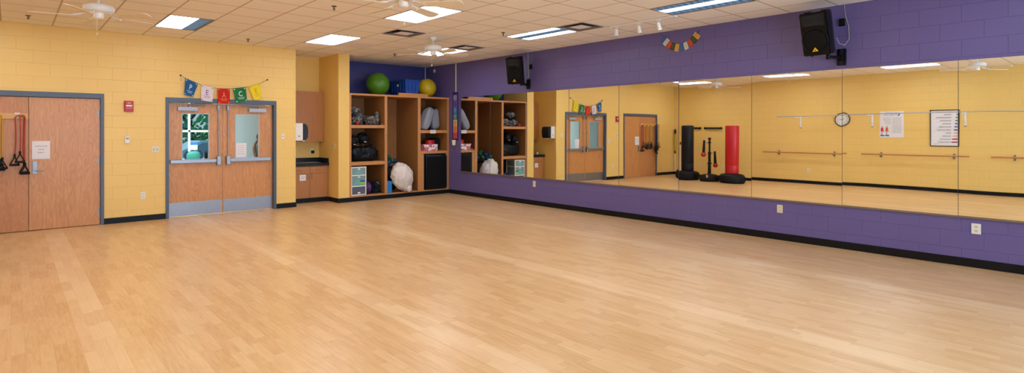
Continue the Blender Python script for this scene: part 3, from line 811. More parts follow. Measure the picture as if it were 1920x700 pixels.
def band(x, mat, dy, zl, zr, spread, label, grp):
    t = thing('resistance_band', label, 'resistance band', (x, yf - .06, zl - .12), grp)
    y = yf - .05 - dy; top = 1.803 + dy * .3
    pts = []
    n = 14
    for k in range(9): pts.append((x - spread * (1 - .25 * math.sin(PI * k / 9)) , y, zl + (top - .05 - zl) * k / 8))
    for k in range(1, 9):
        a = PI - PI * k / 9; pts.append((x + spread * math.cos(a), y, top - .05 + .052 * math.sin(a)))
    for k in range(9): pts.append((x + spread * (1 - .2 * math.sin(PI * k / 9)), y, top - .05 + (zr - top + .05) * k / 8))
    m = M(mat); m.tube(pts, .0075, 8); part(m, 'tube', t)
    for s, z in ((-1, zl), (1, zr)):
        hx = x + s * spread; a = random.uniform(-.5, .5); w, hgt = .058, .12; ca, sa = math.cos(a), math.sin(a)
        m = M('black_rub'); c = [(0, 0), (-w, -hgt), (w, -hgt)]
        tri = [(hx + u * ca, y - u * sa - .01, z + v) for u, v in c]
        m.tube([tri[0], tri[1]], .008, 6); m.tube([tri[0], tri[2]], .008, 6); m.tube([tri[1], tri[2]], .017, 10)
        m.cyl((hx, y, z + .045), (hx, y - .005, z - .01), .014, seg=10)
        part(m, 'handle', t, 'black triangular grip handle')
gb = 'resistance bands on the closet door hooks'
band(.098, 'b_red', .0, 1.165, 1.045, .055, 'red resistance band with the higher handles, hanging nearest the door lever', gb)
band(.135, 'b_red', .028, 1.21, 1.03, .030, 'red resistance band with the lower handle, hanging nearest the door lever', gb)
band(-.115, 'b_yel', .0, 1.16, 1.12, .020, 'yellow resistance band on the second hook, in front', gb)
band(-.145, 'b_yel', .028, 1.19, 1.10, .025, 'yellow resistance band on the second hook, behind', gb)
band(-.36, 'b_yel', .0, 1.17, 1.11, .030, 'yellow resistance band on the third hook, behind', gb)
band(-.375, 'b_yel', .028, 1.13, 1.19, .022, 'yellow resistance band on the third hook, in front', gb)
band(-.66, 'b_blue', .0, 1.12, 1.06, .040, 'dark blue resistance band on the last hook, closest to the door', gb)
band(-.655, 'b_blue', .022, 1.18, 1.0, .060, 'dark blue resistance band on the last hook, second from the door', gb)
band(-.67, 'b_blue', .044, 1.10, .97, .070, 'dark blue resistance band on the last hook, third from the door', gb)
band(-.65, 'b_blue', .066, 1.05, 1.13, .050, 'dark blue resistance band on the last hook, fourth from the door', gb)
band(-.68, 'b_blue', .088, 1.15, .93, .062, 'dark blue resistance band on the last hook, outermost of the bunch', gb)

# ------------------------------------------------------------------ sink alcove
t = thing('base_cabinet', 'wood laminate base cabinet under the black sink counter', 'cabinet', (4.83, 12.28, 0))
CF = 12.03
m = M('maple_lam'); m.box(4.38, 5.278, CF, YB - .002, .100, .798); part(m, 'body', t)
m = M('base'); m.box(4.38, 5.276, CF + .004, CF + .03, 0.001, .099); part(m, 'toe_kick', t, 'black toe kick')
for x0, x1, hx in ((4.39, 4.852, 4.815), (4.860, 5.232, 4.900)):
    m = M('maple_lam'); m.box(x0, x1, CF - .019, CF - .001, .108, .632, .002); d = part(m, 'door', t)
    m = M('dull_steel'); m.tube([(hx, CF - .019, .52), (hx, CF - .045, .53), (hx, CF - .045, .61), (hx, CF - .019, .62)], .005, 8); part(m, 'handle', d)
    m = M('maple_lam'); m.box(x0, x1, CF - .019, CF - .001, .640, .785, .002); d = part(m, 'drawer', t)
    cx = (x0 + x1) / 2; m = M('dull_steel'); m.tube([(cx - .05, CF - .019, .705), (cx - .04, CF - .045, .715), (cx + .04, CF - .045, .715), (cx + .05, CF - .019, .705)], .005, 8); part(m, 'handle', d)
m = M('paper'); m.box(4.635, 4.770, CF - .0215, CF - .0195, .485, .615)
m.use('grey_ink'); scrib(m, wallfn(CF - .0215), 4.66, 4.75, .57, .008, 0); scrib(m, wallfn(CF - .0215), 4.66, 4.74, .54, .008, 0, seed=4)
solo(m, 'paper_notice', 'small white note stuck on the left base cabinet door', 'notice')
t = thing('sink_counter', 'black laminate sink counter with raised backsplash', 'counter', (4.83, 12.28, .8))
m = M('counter'); m.box(4.37, 5.286, CF - .045, YB - .002, .800, .862, .006); part(m, 'worktop', t)
m = M('counter'); m.box(4.37, 5.286, YB - .024, YB - .002, .8625, .958, .003); m.box(5.264, 5.286, CF - .02, YB - .025, .8625, .958, .003); part(m, 'backsplash', t)
m = M('steel'); m.box(4.62, 5.14, 12.10, 12.46, .8625, .868, .002); m.use('dull_steel'); m.box(4.65, 5.11, 12.13, 12.43, .868, .8685); part(m, 'sink_rim', t)
t = thing('tap', 'chrome sink tap on the black counter', 'tap', (4.58, 12.40, .863))
m = M('steel'); m.cyl((4.585, 12.42, .863), (4.585, 12.42, .90), .024); m.tube([(4.585, 12.42, .89), (4.585, 12.42, 1.06), (4.60, 12.38, 1.10), (4.64, 12.32, 1.09), (4.65, 12.30, 1.05)], .011); part(m, 'spout', t)
m = M('steel'); m.cyl((4.53, 12.42, .863), (4.53, 12.42, .92), .016); m.tube([(4.53, 12.42, .92), (4.50, 12.40, .94)], .007); part(m, 'tap_lever', t)
m = M('white_pl'); m.lathe([(.001, 0), (.034, .002), (.036, .06), (.030, .066), (.001, .066)], (4.55, 12.14, .863), 20); m.use('steel'); m.cyl((4.55, 12.14, .929), (4.55, 12.14, .955), .012)
solo(m, 'soap_pot', 'small white soap pot at the left end of the sink counter', 'soap dispenser')
t = thing('wall_cabinet', 'wood laminate wall cabinet above the sink', 'cabinet', (4.83, 12.42, 1.32))
m = M('maple_lam'); m.box(4.37, 5.285, 12.30, YB - .002, 1.322, 2.45); part(m, 'body', t)
m = M('maple_lam'); m.box(4.375, 5.225, 12.281, 12.299, 1.326, 2.446, .002); part(m, 'door', t)
t = thing('paper_towel_dispenser', 'white and smoky grey paper towel dispenser in the sink alcove', 'dispenser', (4.45, 11.7, 1.36))
m = M('white_pl'); m.box(4.366, 4.535, 11.57, 11.86, 1.362, 1.728, .012); part(m, 'housing', t)
MT['smoke'] = pm('smoked_plastic', (28, 32, 38), .3, var=.2)
m = M('smoke')
pr = [(4.535, 1.37), (4.60, 1.375), (4.64, 1.43), (4.648, 1.56), (4.635, 1.66), (4.60, 1.71), (4.535, 1.722)]
m.prism(pr, lambda u, w, q: (u, 11.575 + q, w), 0, .28); part(m, 'front_cover', t, 'smoky dark curved front cover')
m = M('grey_ink'); m.box(4.44, 4.475, 11.5685, 11.57, 1.44, 1.475); part(m, 'lock', t)
m = M('white_paint'); m.box(4.56, 4.60, 11.64, 11.79, 1.345, 1.368); part(m, 'towel_slot', t)
t = thing('power_outlet', 'outlet with a black plug above the sink backsplash', 'outlet', (5.13, YB, 1.05))
m = M('white_pl'); m.box(5.09, 5.165, YB - .008, YB - .0005, 1.05, 1.17, .003); part(m, 'cover_plate', t)
m = M('black_pl'); m.box(5.10, 5.158, YB - .06, YB - .008, 1.055, 1.12, .006); part(m, 'plug', t, 'black plug')

# ------------------------------------------------------------------ storage shelving unit
SX0, SX1, SY0, SY1, SZ = 5.549, 8.218, YD + .002, 12.53, 2.404
t = thing('storage_shelving', 'large open wood storage shelving unit with three bays', 'shelving', ((SX0 + SX1) / 2, 12.0, 0))
m = M('base'); m.box(SX0, SX1, SY0 - .012, SY0 + .03, .001, .092, .002); part(m, 'toe_kick', t, 'black plinth strip')
for a, b in ((SX0, 5.592), (6.413, 6.480), (7.306, 7.384), (8.170, SX1)):
    m = M('shelf_shaded'); m.box(a, b, SY0 + .012, SY1, .093, SZ - .042)
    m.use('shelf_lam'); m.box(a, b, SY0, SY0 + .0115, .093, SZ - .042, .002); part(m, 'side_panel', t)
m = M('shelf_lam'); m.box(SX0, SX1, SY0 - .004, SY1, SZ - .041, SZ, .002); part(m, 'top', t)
m = M('shelf_shaded'); m.box(SX0, SX1, SY1 + .001, SY1 + .015, .093, SZ - .042); part(m, 'back_panel', t)
for x0, x1, z0, z1 in ((5.593, 6.412, .093, .122), (6.481, 7.305, .093, .122), (7.385, 8.169, .093, .122), (5.593, 6.412, 1.630, 1.700), (5.593, 6.412, .797, .876), (7.385, 8.169, 1.512, 1.585), (7.385, 8.169, 1.010, 1.074)):
    m = M('shelf_lam'); m.box(x0, x1, SY0 + .004, SY1, z0, z1, .002); part(m, 'shelf', t)
m = M('shelf_lam'); m.box(7.386, 7.478, SY0 + .006, SY0 + .024, .124, 1.008); m.box(8.135, 8.168, SY0 + .006, SY0 + .024, .124, 1.008)
part(m, 'face_frame', t)
m = M('paper'); m.box(7.663, 7.82, SY0 - .0005, SY0 + .0035, 1.505, 1.590); m.use('grey_ink'); scrib(m, wallfn(SY0 - .0005), 7.68, 7.80, 1.56, .01, 0); scrib(m, wallfn(SY0 - .0005), 7.68, 7.79, 1.535, .01, 0, seed=8)
part(m, 'shelf_label', t, 'white label card on the shelf edge')
m = M('white_pl')
for x, z in ((5.575, 2.375), (8.20, 2.375), (6.36, 1.715)): m.sphere((x, SY0 - .008 if z > 2 else 11.56, z), .011, 2)
part(m, 'knob', t)

# on top
MT['g_ball'] = pm('green_ball', (70, 128, 26), .38, var=.04, bump=.02); MT['y_ball'] = pm('yellow_ball', (190, 166, 20), .38, var=.04)
def ball(c, r, mat, name, label, cat, ribs=True, grp=None, sub=4):
    m = M(mat); m.sphere(c, r, sub)
    if ribs:
        for k in range(-4, 5):
            zz = r * k * .1; rr = math.sqrt(r * r - zz * zz)
            m.tube([(c[0] + rr * math.cos(a), c[1] + rr * math.sin(a), c[2] + zz) for a in [2 * PI * j / 40 for j in range(40)]], .0022, 5, closed=True)
    return solo(m, name, label, cat, grp)
ball((6.46, 11.93, SZ + .272), .270, 'g_ball', 'exercise_ball', 'large green exercise ball on top of the shelving', 'ball')
ball((7.74, 11.80, SZ + .236), .234, 'y_ball', 'exercise_ball', 'yellow exercise ball on top of the shelving', 'ball')
MT['tub'] = pm('blue_tub', (18, 66, 158), .4, var=.05)
t = thing('storage_tub', 'blue plastic storage tub on top of the shelving between the balls', 'tub', (7.2, 12.0, SZ))
m = M('tub'); x0, x1, y0, y1 = 7.02, 7.42, 11.625, 12.36; zb, zt = SZ + .001, SZ + .40
for (zz0, zz1, e) in ((zb, zt - .05, 0),):
    v = [(x0 + .03, y0 + .03, zz0), (x1 - .03, y0 + .03, zz0), (x1 - .03, y1 - .03, zz0), (x0 + .03, y1 - .03, zz0), (x0, y0, zz1), (x1, y0, zz1), (x1, y1, zz1), (x0, y1, zz1)]
    m._add(v, [(0, 3, 2, 1), (4, 5, 6, 7), (0, 1, 5, 4), (1, 2, 6, 5), (2, 3, 7, 6), (3, 0, 4, 7)])
for k in range(3): m.box(x0 + .08 + k * .1, x0 + .10 + k * .1, y0 - .004, y0 + .02, zb + .12, zt - .05)
for k in range(5): m.box(x0 - .004, x0 + .02, y0 + .10 + k * .13, y0 + .12 + k * .13, zb + .12, zt - .05)
part(m, 'body', t)
m = M('tub'); m.box(x0 - .014, x1 + .014, y0 - .014, y1 + .014, zt - .05, zt, .008); part(m, 'rim', t)
m = M('white_pl'); m.box(x0 - .02, x0 - .012, y0 + .30, y0 + .36, zt - .16, zt - .10); m.use('ink'); m.box(x0 - .022, x0 - .012, y0 + .30, y0 + .36, zt - .10, zt - .06); part(m, 'latch', t)
m = M('shelf_lam'); m.box(6.79, 7.60, 11.535, 11.60, SZ + .001, SZ + .062, .003)
solo(m, 'wooden_plank', 'short loose wooden plank lying along the top front edge of the shelving', 'plank')

# left bay, top: crumpled mesh bags
MT['mesh'] = None
tt = NT('grey_mesh_fabric'); vv = tt.noise(tt.obj(), 22.0, 5.0, .7)
rp = tt.node('ShaderNodeValToRGB'); tt.l.new(vv, rp.inputs[0]); rp.color_ramp.elements[0].position = .42; rp.color_ramp.elements[0].color = lin((34, 34, 38)) + (1,); rp.color_ramp.elements[1].position = .62; rp.color_ramp.elements[1].color = lin((150, 148, 146)) + (1,)
tt.set(Base_Color=rp.outputs[0], Roughness=.5); tt.bump(tt.noise(tt.obj(), 40.0), .5, .01); MT['mesh'] = tt.m
for c, r, sd, l in (((5.83, 11.84, 1.79), (.165, .16, .11), 1, 'crumpled grey mesh bag at the lower left of the top shelf'),
                    ((6.21, 11.78, 1.80), (.16, .16, .11), 2, 'crumpled grey mesh bag at the lower right of the top shelf'),
                    ((5.83, 11.92, 2.035), (.15, .15, .085), 3, 'crumpled grey mesh bag lying on top of the pile'),
                    ((6.06, 12.17, 1.88), (.17, .12, .13), 4, 'crumpled grey mesh bag at the back of the pile')):
    m = M('mesh'); m.blob(c, r, .35, 5, sd, 4, ridge=.3, flat=1.702)
    if sd == 2: m.blob((6.32, 11.72, 1.88), (.05, .05, .14), .3, 5, 9, 3, flat=1.702)
    solo(m, 'mesh_bag', l, 'bag', 'grey mesh bags on the top left shelf')
m = M('red_pl'); m.sphere((5.77, 11.60, 1.744), .042, 3); solo(m, 'small_red_ball', 'small red ball at the front of the mesh bags', 'ball')
# left bay, middle: duffel and gloves
t = thing('duffel_bag', 'shiny black barrel duffel bag on the middle left shelf', 'bag', (6.0, 11.8, .877))
m = M(pm('black_vinyl', (18, 20, 26), .3, var=.3, scale=12, bump=.3, bscale=18))
rx = Matrix.Rotation(PI / 2, 4, 'Y')
m.blob((6.0, 11.82, 1.045), (.165, .165, .335), .10, 4, 5, 4, power=2.2, mx=rx, ridge=.12, flat=.878); part(m, 'bag_body', t)
m = M('black_cloth')
for sx in (-.12, .14): m.tube([(5.98 + sx, 11.60, .95), (5.98 + sx + .03, 11.592, 1.12), (5.98 + sx + .06, 11.68, 1.24), (5.98 + sx + .05, 11.8, 1.26)], .012)
m.tube([(5.78, 11.61, 1.0), (5.83, 11.59, 1.16), (5.92, 11.585, 1.19), (6.0, 11.59, 1.10), (6.02, 11.61, 1.0)], .011)
part(m, 'strap', t)
for c, r, sd, l in (((5.76, 11.84, 1.345), (.14, .14, .12), 6, 'black padded glove heaped left on the duffel bag'), ((6.03, 11.86, 1.40), (.13, .14, .135), 7, 'black padded glove heaped right on the duffel bag')):
    g = thing('boxing_glove', l, 'glove', (c[0], c[1], c[2] - r[2]), 'black gloves on the duffel bag')
    m = M('black_cloth'); m.blob(c, r, .18, 4, sd, 4, ridge=.15, flat=1.222); m.blob((c[0] + .06, c[1] - .07, c[2] + .03), (.05, .07, .06), .1, 3, sd, 3); part(m, 'mitt', g)
    m = M('cream_pl'); m.box(c[0] - .03, c[0] + .02, c[1] - r[1] - .006, c[1] - r[1] + .02, c[2] - .09, c[2] - .075); part(m, 'cuff_tag', g)
# left bay, bottom: drawer tower, bags
DT = thing('drawer_tower', 'white plastic three-drawer tower on the bottom left shelf', 'drawer unit', (5.78, 11.74, .123))
x0, x1, y0, y1, z0, z1 = 5.600, 5.965, 11.55, 11.93, .1235, .765
m = M('white_pl')
for xx in (x0, x1 - .022): m.box(xx, xx + .022, y0, y0 + .022, z0, z1, .003); m.box(xx, xx + .022, y1 - .022, y1, z0, z1, .003)
for zz in (z0, .318, .560, z1 - .026): m.box(x0 + .002, x1 - .002, y0 + .001, y1 - .001, zz, zz + (.026), .003)
part(m, 'frame', DT)
clear = pm('frosted_plastic', (126, 158, 162), .25, var=.06, trans=.0)
clr2 = pm('smoky_drawer_plastic', (84, 94, 112), .25, var=.1)
teal_s = pm('teal_contents', (96, 186, 182), .5, var=.15); blue_s = pm('blue_contents', (40, 90, 190), .5); lime_s = pm('lime_contents', (150, 200, 50), .5)
for k, (a, b) in enumerate(((.589, .735), (.347, .557), (.152, .315))):
    m = M(clear if k < 2 else clr2); m.box(x0 + .025, x1 - .025, y0 + .006, y1 - .03, a, b, .006)
    if k == 0:
        m.use(teal_s); m.prism([(5.66, a + .02), (5.90, a + .02), (5.84, a + .05), (5.82, a + .09), (5.75, a + .09), (5.72, a + .05)], lambda u, w, q: (u, y0 + .006 - q, w), 0, .001)
    if k == 1:
        m.use(teal_s); m.prism([(5.63, a + .02), (5.80, a + .02), (5.81, a + .10), (5.78, a + .14), (5.74, a + .13), (5.70, a + .06)], lambda u, w, q: (u, y0 + .006 - q, w), 0, .001)
        m.use(blue_s); m.box(5.82, 5.93, y0 + .0048, y0 + .006, a + .075, a + .115); m.use(lime_s); m.box(5.81, 5.93, y0 + .0048, y0 + .006, a + .02, a + .072)
    d = part(m, 'drawer', DT, 'see-through drawer')
    m = M('white_pl'); zc = b - .022 if k < 2 else a + .03
    m.box(5.755, 5.815, y0 - .008, y0 + .006, zc - .016, zc + .016, .003); part(m, 'pull', d)
m = M(pm('purple_nylon', (74, 34, 104), .5, var=.3, bump=.3, bscale=20)); m.blob((6.080, 11.74, .262), (.092, .13, .142), .14, 4, 8, 4, ridge=.12, flat=.1235)
solo(m, 'purple_sack', 'purple nylon sack beside the white drawer tower', 'bag')
t = thing('backpack', 'black and dark blue backpack on the bottom left shelf', 'backpack', (6.3, 11.75, .1235))
m = M('navy'); m.blob((6.300, 11.80, .25), (.094, .15, .135), .10, 4, 9, 4, power=1.3, flat=.1240); part(m, 'bag_body', t)
m = M('black_cloth'); m.blob((6.287, 11.665, .325), (.085, .065, .10), .2, 4, 10, 3); m.tube([(6.21, 11.61, .20), (6.25, 11.60, .30), (6.33, 11.60, .20), (6.38, 11.62, .15)], .012); part(m, 'pocket', t)
m = M('grey_ink'); m.tube([(6.25, 11.605, .40), (6.29, 11.598, .37), (6.31, 11.602, .34)], .007); part(m, 'zip_pull', t)

# middle bay: net sack and weighted balls, blocks, plastic bag
m = M('black_cloth'); m.blob((6.78, 12.12, .42), (.27, .27, .31), .12, 3, 11, 4, power=1.5, flat=.1235)
solo(m, 'net_sack', 'dark net sack standing behind the white plastic bag', 'bag')
MT['wb_g'] = pm('green_rubber', (18, 92, 66), .35); MT['wb_b'] = pm('blue_rubber', (22, 54, 118), .35)
bl = [((6.565, 11.88, .86), 'wb_g'), ((6.695, 11.86, .815), 'wb_b'), ((6.665, 11.97, .92), 'wb_b'), ((6.82, 11.91, .85), 'wb_g'), ((6.60, 11.77, .745), 'wb_b'), ((6.80, 12.06, .935), 'wb_g'), ((6.94, 12.00, .84), 'wb_b'), ((6.545, 11.80, .615), 'wb_b'), ((6.57, 12.08, .95), 'wb_b'), ((6.68, 12.16, .99), 'wb_g')]
pos_w = ['far left', 'front centre', 'upper left', 'front right', 'low front left', 'upper right', 'rightmost', 'lowest in front', 'back left', 'at the very top']
for (c, mt), pw in zip(bl, pos_w):
    t = thing('weighted_ball', '%s small exercise ball, %s of the pile behind the plastic bag' % ('green' if mt == 'wb_g' else 'blue', pw), 'ball', (c[0], c[1], c[2] - .062), 'small balls piled in the middle bay')
    m = M(mt); m.sphere(c, .062, 3); part(m, 'ball_body', t)
    m = M('black_rub'); m.tube([(c[0] + .0625 * math.cos(a), c[1] + .0625 * math.sin(a), c[2]) for a in [2 * PI * j / 24 for j in range(24)]], .0025, 5, closed=True); part(m, 'seam', t)
MT['block'] = pm('blue_foam', (24, 128, 208), .6)
for k in range(3):
    m = M('block'); m.box(6.497, 6.618, 11.555, 11.78, .1235 + k * .0905, .1235 + k * .0905 + .089, .006)
    solo(m, 'foam_block', 'bright blue foam block, %s of the stack of three' % ('lowest', 'middle', 'topmost')[k], 'yoga block', 'blue foam blocks stacked in the middle bay')
tt = NT('translucent_plastic_bag'); vv = tt.noise(tt.obj(), 7.0, 4.0, .6)
tt.set(Base_Color=tt.mix(vv, lin((214, 208, 206)), lin((238, 230, 230))), Roughness=.28, Subsurface_Weight=.25, Subsurface_Scale=.05); tt.bump(tt.noise(tt.obj(), 11.0, 4.0), .7, .03)
MT['pbag'] = tt.m
def bagshape(p, q):
    s = 1 - .35 * max(0, -q.z) ** 1.5; return Vector((p.x * s, p.y * s, p.z))
t = thing('plastic_bag', 'large stuffed white translucent plastic bag bulging out of the middle bay', 'bag', (6.9, 11.6, .124))
m = M('pbag'); m.blob((6.90, 11.56, .462), (.270, .20, .36), .10, 4, 12, 5, mx=Matrix.Rotation(-.42, 4, 'Y'), ridge=.10, shape=bagshape, flat=.1235)
part(m, 'sack', t)
m = M('pbag'); m.blob((7.025, 11.465, .205), (.07, .05, .085), .4, 5, 13, 3, ridge=.3); part(m, 'knot', t)

# right bay
MT['grey_sack'] = pm('grey_sackcloth', (146, 150, 164), .6, var=.08, scale=20, bump=.35, bscale=26)
def sack(p0, p1, r, sd, label):
    p0, p1 = Vector(p0), Vector(p1); d = p1 - p0; mid = (p0 + p1) / 2; q = d.to_track_quat('Z', 'Y').to_matrix().to_4x4()
    t = thing('drawstring_sack', label, 'sack', (mid.x, mid.y, 1.586), 'grey sacks on the upper right shelf')
    m = M('grey_sack'); m.blob(mid, (r, r * .85, d.length / 2), .09, 3.5, sd, 4, power=1.9, mx=q, ridge=.06, flat=1.587); part(m, 'sack_body', t)
    m = M('black_cloth'); e = p1 + d.normalized() * .012
    for k in range(5): a = k * 1.4; m.tube([e + Vector((.02 * math.cos(a), .02 * math.sin(a), -.02)), e + Vector((.07 * math.cos(a), .05 * math.sin(a), .03)), e + Vector((.05 * math.cos(a + .6), .04 * math.sin(a), .0))], .008)
    m.blob(e, (.055, .05, .03), .3, 5, sd, 3); part(m, 'drawstring', t)
sack((7.54, 11.68, 1.610), (7.80, 11.74, 2.14), .132, 14, 'grey drawstring sack leaning diagonally on the upper right shelf')
sack((8.035, 11.90, 1.60), (8.035, 11.95, 2.13), .120, 15, 'grey drawstring sack standing upright against the shelf side')
tt = NT('floral_print'); vo = tt.node('ShaderNodeTexVoronoi'); tt.l.new(tt.obj(), vo.inputs['Vector']); vo.inputs['Scale'].default_value = 22
rp = tt.node('ShaderNodeValToRGB'); tt.l.new(vo.outputs['Color'], rp.inputs[0]); rp.color_ramp.interpolation = 'CONSTANT'
rp.color_ramp.elements[0].color = lin((236, 220, 222)) + (1,); rp.color_ramp.elements[1].position = .5; rp.color_ramp.elements[1].color = lin((214, 70, 92)) + (1,); e = rp.color_ramp.elements.new(.72); e.color = lin((150, 150, 180)) + (1,)
tt.set(Base_Color=rp.outputs[0], Roughness=.5)
t = thing('floral_box', 'floral printed box on the lower right shelf', 'box', (7.7, 11.69, 1.075))
m = M(tt.m); m.box(7.50, 7.90, 11.56, 11.84, 1.0755, 1.200, .003); part(m, 'box_body', t)
m = M(tt.m); m.box(7.493, 7.907, 11.553, 11.847, 1.2005, 1.235, .003); part(m, 'lid', t)
t = thing('round_tin', 'round red tin standing on the floral box', 'tin', (7.76, 11.70, 1.2355))
m = M('red_pl'); m.lathe([(.001, 0), (.112, 0), (.114, .004), (.114, .075), (.001, .075)], (7.76, 11.70, 1.2358), 32); part(m, 'tin_body', t)
m = M('red_pl'); m.lathe([(.117, .0), (.118, .018), (.112, .026), (.001, .028)], (7.76, 11.70, 1.311), 32); part(m, 'lid', t)
m = M('black_cloth'); m.blob((8.04, 11.95, 1.235), (.115, .16, .16), .08, 3, 16, 4, power=2, flat=1.0755); solo(m, 'black_case', 'soft black case at the right end of the lower right shelf', 'case')
m = M(pm('magenta_plastic', (190, 22, 90), .4)); m.box(7.40, 7.485, 11.57, 11.75, 1.0755, 1.118, .01); solo(m, 'pencil_case', 'small magenta pouch left of the floral box', 'pouch')
t = thing('equipment_cabinet', 'black equipment cabinet with a mesh door in the lower right bay', 'cabinet', (7.8, 11.9, .123))
m = M('black_pl'); m.box(7.500, 8.098, 11.545, 12.1, .1235, .992, .006); part(m, 'cabinet_body', t)
m = M('grille'); mx = Matrix.Translation((7.525, 11.520, 0)) @ Matrix.Rotation(math.radians(-2), 4, 'Z'); m.box(0, .600, -.012, .008, .150, .958, .003, mx=mx)
m.use('black_gloss')
for a, b, c, d in ((0, .6, .150, .165), (0, .6, .943, .958)): m.box(a, b, -.0165, -.012, c, d, 0, mx=mx)
for a, b in ((0, .015), (.585, .6)): m.box(a, b, -.0165, -.012, .165, .943, 0, mx=mx)
md = part(m, 'mesh_door', t)
m = M('black_gloss'); m.box(.565, .580, -.03, -.0165, .50, .62, .003, mx=mx); part(m, 'latch', md)

# ------------------------------------------------------------------ ceiling fixtures
def troffer(i, j, pat, label):
    x0, x1 = GX + i * GP + .012, GX + (i + 1) * GP - .012; y0, y1 = GY + j * GP + .012, GY + (j + 2) * GP - .012
    t = thing('ceiling_light', label, 'ceiling light', ((x0 + x1) / 2, (y0 + y1) / 2, ZC), 'recessed fluorescent ceiling lights')
    m = M('reflector'); h = .11
    m.box(x0 - .012, x0, y0, y1, ZC, ZC + h); m.box(x1, x1 + .012, y0, y1, ZC, ZC + h)
    m.box(x0 - .012, x1 + .012, y0 - .012, y0, ZC, ZC + h); m.box(x0 - .012, x1 + .012, y1, y1 + .012, ZC, ZC + h)
    m.box(x0, x1, y0, y1, ZC + h, ZC + h + .01); part(m, 'housing', t)
    m = M('lav')
    for (a, b, c, d) in ((x0 - .012, x0 + .006, y0 - .012, y1 + .012), (x1 - .006, x1 + .012, y0 - .012, y1 + .012), (x0 + .006, x1 - .006, y0 - .012, y0 + .006), (x0 + .006, x1 - .006, y1 - .006, y1 + .012)): m.box(a, b, c, d, ZC - .004, ZC + .001)
    part(m, 'trim_frame', t)
    w = (x1 - x0 - .012) / 3
    m = M('reflector')
    for k in range(3):
        a = x0 + .006 + k * w
        if not pat[k]:
            n = 12
            for q in range(n + 1):
                yy = y0 + .01 + (y1 - y0 - .02) * q / n; m.box(a + .006, a + w - .006, yy - .002, yy + .002, ZC + .002, ZC + .045)
            m.box(a + .002, a + w - .002, y0 + .008, y1 - .008, ZC + .047, ZC + .05)
            m.box(a, a + .004, y0 + .008, y1 - .008, ZC + .001, ZC + .05); m.box(a + w - .004, a + w, y0 + .008, y1 - .008, ZC + .001, ZC + .05)
    if len(m.bm.verts): part(m, 'louver', t, 'unlit blue-grey louver bay')
    else: m.bm.free()
    for k in range(3):
        if pat[k]:
            a = x0 + .006 + k * w
            m = M('lamp_cool'); m.box(a, a + w, y0 + .006, y1 - .006, ZC + .010, ZC + .018); part(m, 'lamp', t, 'lit lens strip')
    return t
pats = {(0, 7): (1, 1, 0), (4, 2): (1, 1, 1), (4, 7): (1, 1, 1), (8, 2): (1, 0, 1), (8, -3): (0, 1, 0), (8, 7): (1, 1, 1)}
labs = {(0, 7): 'ceiling light with a blue louver strip, above the closet and exit doors', (4, 2): 'fully lit ceiling light partly hidden by the middle ceiling fan', (4, 7): 'fully lit ceiling light above the sink alcove corner',
        (8, 2): 'ceiling light with two bright strips and a dark middle strip', (8, -3): 'ceiling light with one bright strip between two dark louvers', (8, 7): 'far ceiling light behind the fan near the storage corner',
        (-4, 7): 'ceiling light over the punching bags, seen in the mirror', (-4, 2): 'ceiling light over the wall clock side, seen in the mirror', (-4, -3): 'ceiling light above the framed poster, seen in the mirror'}
rown = {7: 'row by the doors', 2: 'second row from the doors', -3: 'third row from the doors', -8: 'row by the rear windows'}
coln = {-4: 'along the barre wall', 0: 'second column from the barre wall', 4: 'third column from the barre wall', 8: 'along the mirror wall'}
for i in (-4, 0, 4, 8):
    for j in (7, 2, -3, -8):
        troffer(i, j, pats.get((i, j), (0, 1, 0) if j == -8 else (1, 1, 1)), labs.get((i, j), 'ceiling light in the %s, %s' % (rown[j], coln[i])))

for (i, j), l in zip(vents, ('square air diffuser left of the far ceiling fan', 'square air diffuser right of the far ceiling fan', 'square air diffuser beside the two-strip ceiling light')):
    x0, y0 = GX + i * GP, GY + j * GP; c = (x0 + GP / 2, y0 + GP / 2)
    t = thing('air_diffuser', l, 'air vent', (c[0], c[1], ZC), 'square ceiling air diffusers')
    m = M('vent_dark'); m.box(x0 + .004, x0 + GP - .004, y0 + .004, y0 + GP - .004, ZC + .09, ZC + .10)
    for a in (0, 1): m.box(x0 + .004 + a * (GP - .012), x0 + .008 + a * (GP - .012), y0 + .004, y0 + GP - .004, ZC, ZC + .09); m.box(x0 + .004, x0 + GP - .004, y0 + .004 + a * (GP - .012), y0 + .008 + a * (GP - .012), ZC, ZC + .09)
    part(m, 'plenum_box', t)
    m = M('vent')
    for q, rr in enumerate((.295, .235, .175, .115)):
        r2 = rr - .045; za, zb2 = ZC - .004, ZC + .035
        v = [(c[0] + sx * rr, c[1] + sy * rr, za) for sx, sy in ((-1, -1), (1, -1), (1, 1), (-1, 1))] + [(c[0] + sx * r2, c[1] + sy * r2, zb2) for sx, sy in ((-1, -1), (1, -1), (1, 1), (-1, 1))]
        m._add(v, [(k, (k + 1) % 4, 4 + (k + 1) % 4, 4 + k) for k in range(4)])
    m.use('grey_panel'); m.box(c[0] - .125, c[0] + .125, c[1] - .125, c[1] + .125, ZC - .004, ZC + .001)
    for q in (-1, 1): m.box(c[0] - .300, c[0] + .300, c[1] + q * .292 - .008, c[1] + q * .292 + .008, ZC - .005, ZC - .001); m.box(c[0] + q * .292 - .008, c[0] + q * .292 + .008, c[1] - .284, c[1] + .284, ZC - .005, ZC - .001)
    m.use('vent')
    part(m, 'vane', t)
for (x0, x1, y0, y1, l) in ((GX + 5 * GP + .01, GX + 6 * GP - .01, GY + 8 * GP + .01, GY + 9 * GP - .01, 'plain grey lavender ceiling panel beside the sink corner light'), (7.75, 8.12, 8.30, 8.66, 'small grey ceiling panel above the far loudspeaker')):
    m = M('grey_panel'); m.box(x0, x1, y0, y1, ZC - .006, ZC - .001, .002); solo(m, 'ceiling_panel', l, 'ceiling panel')
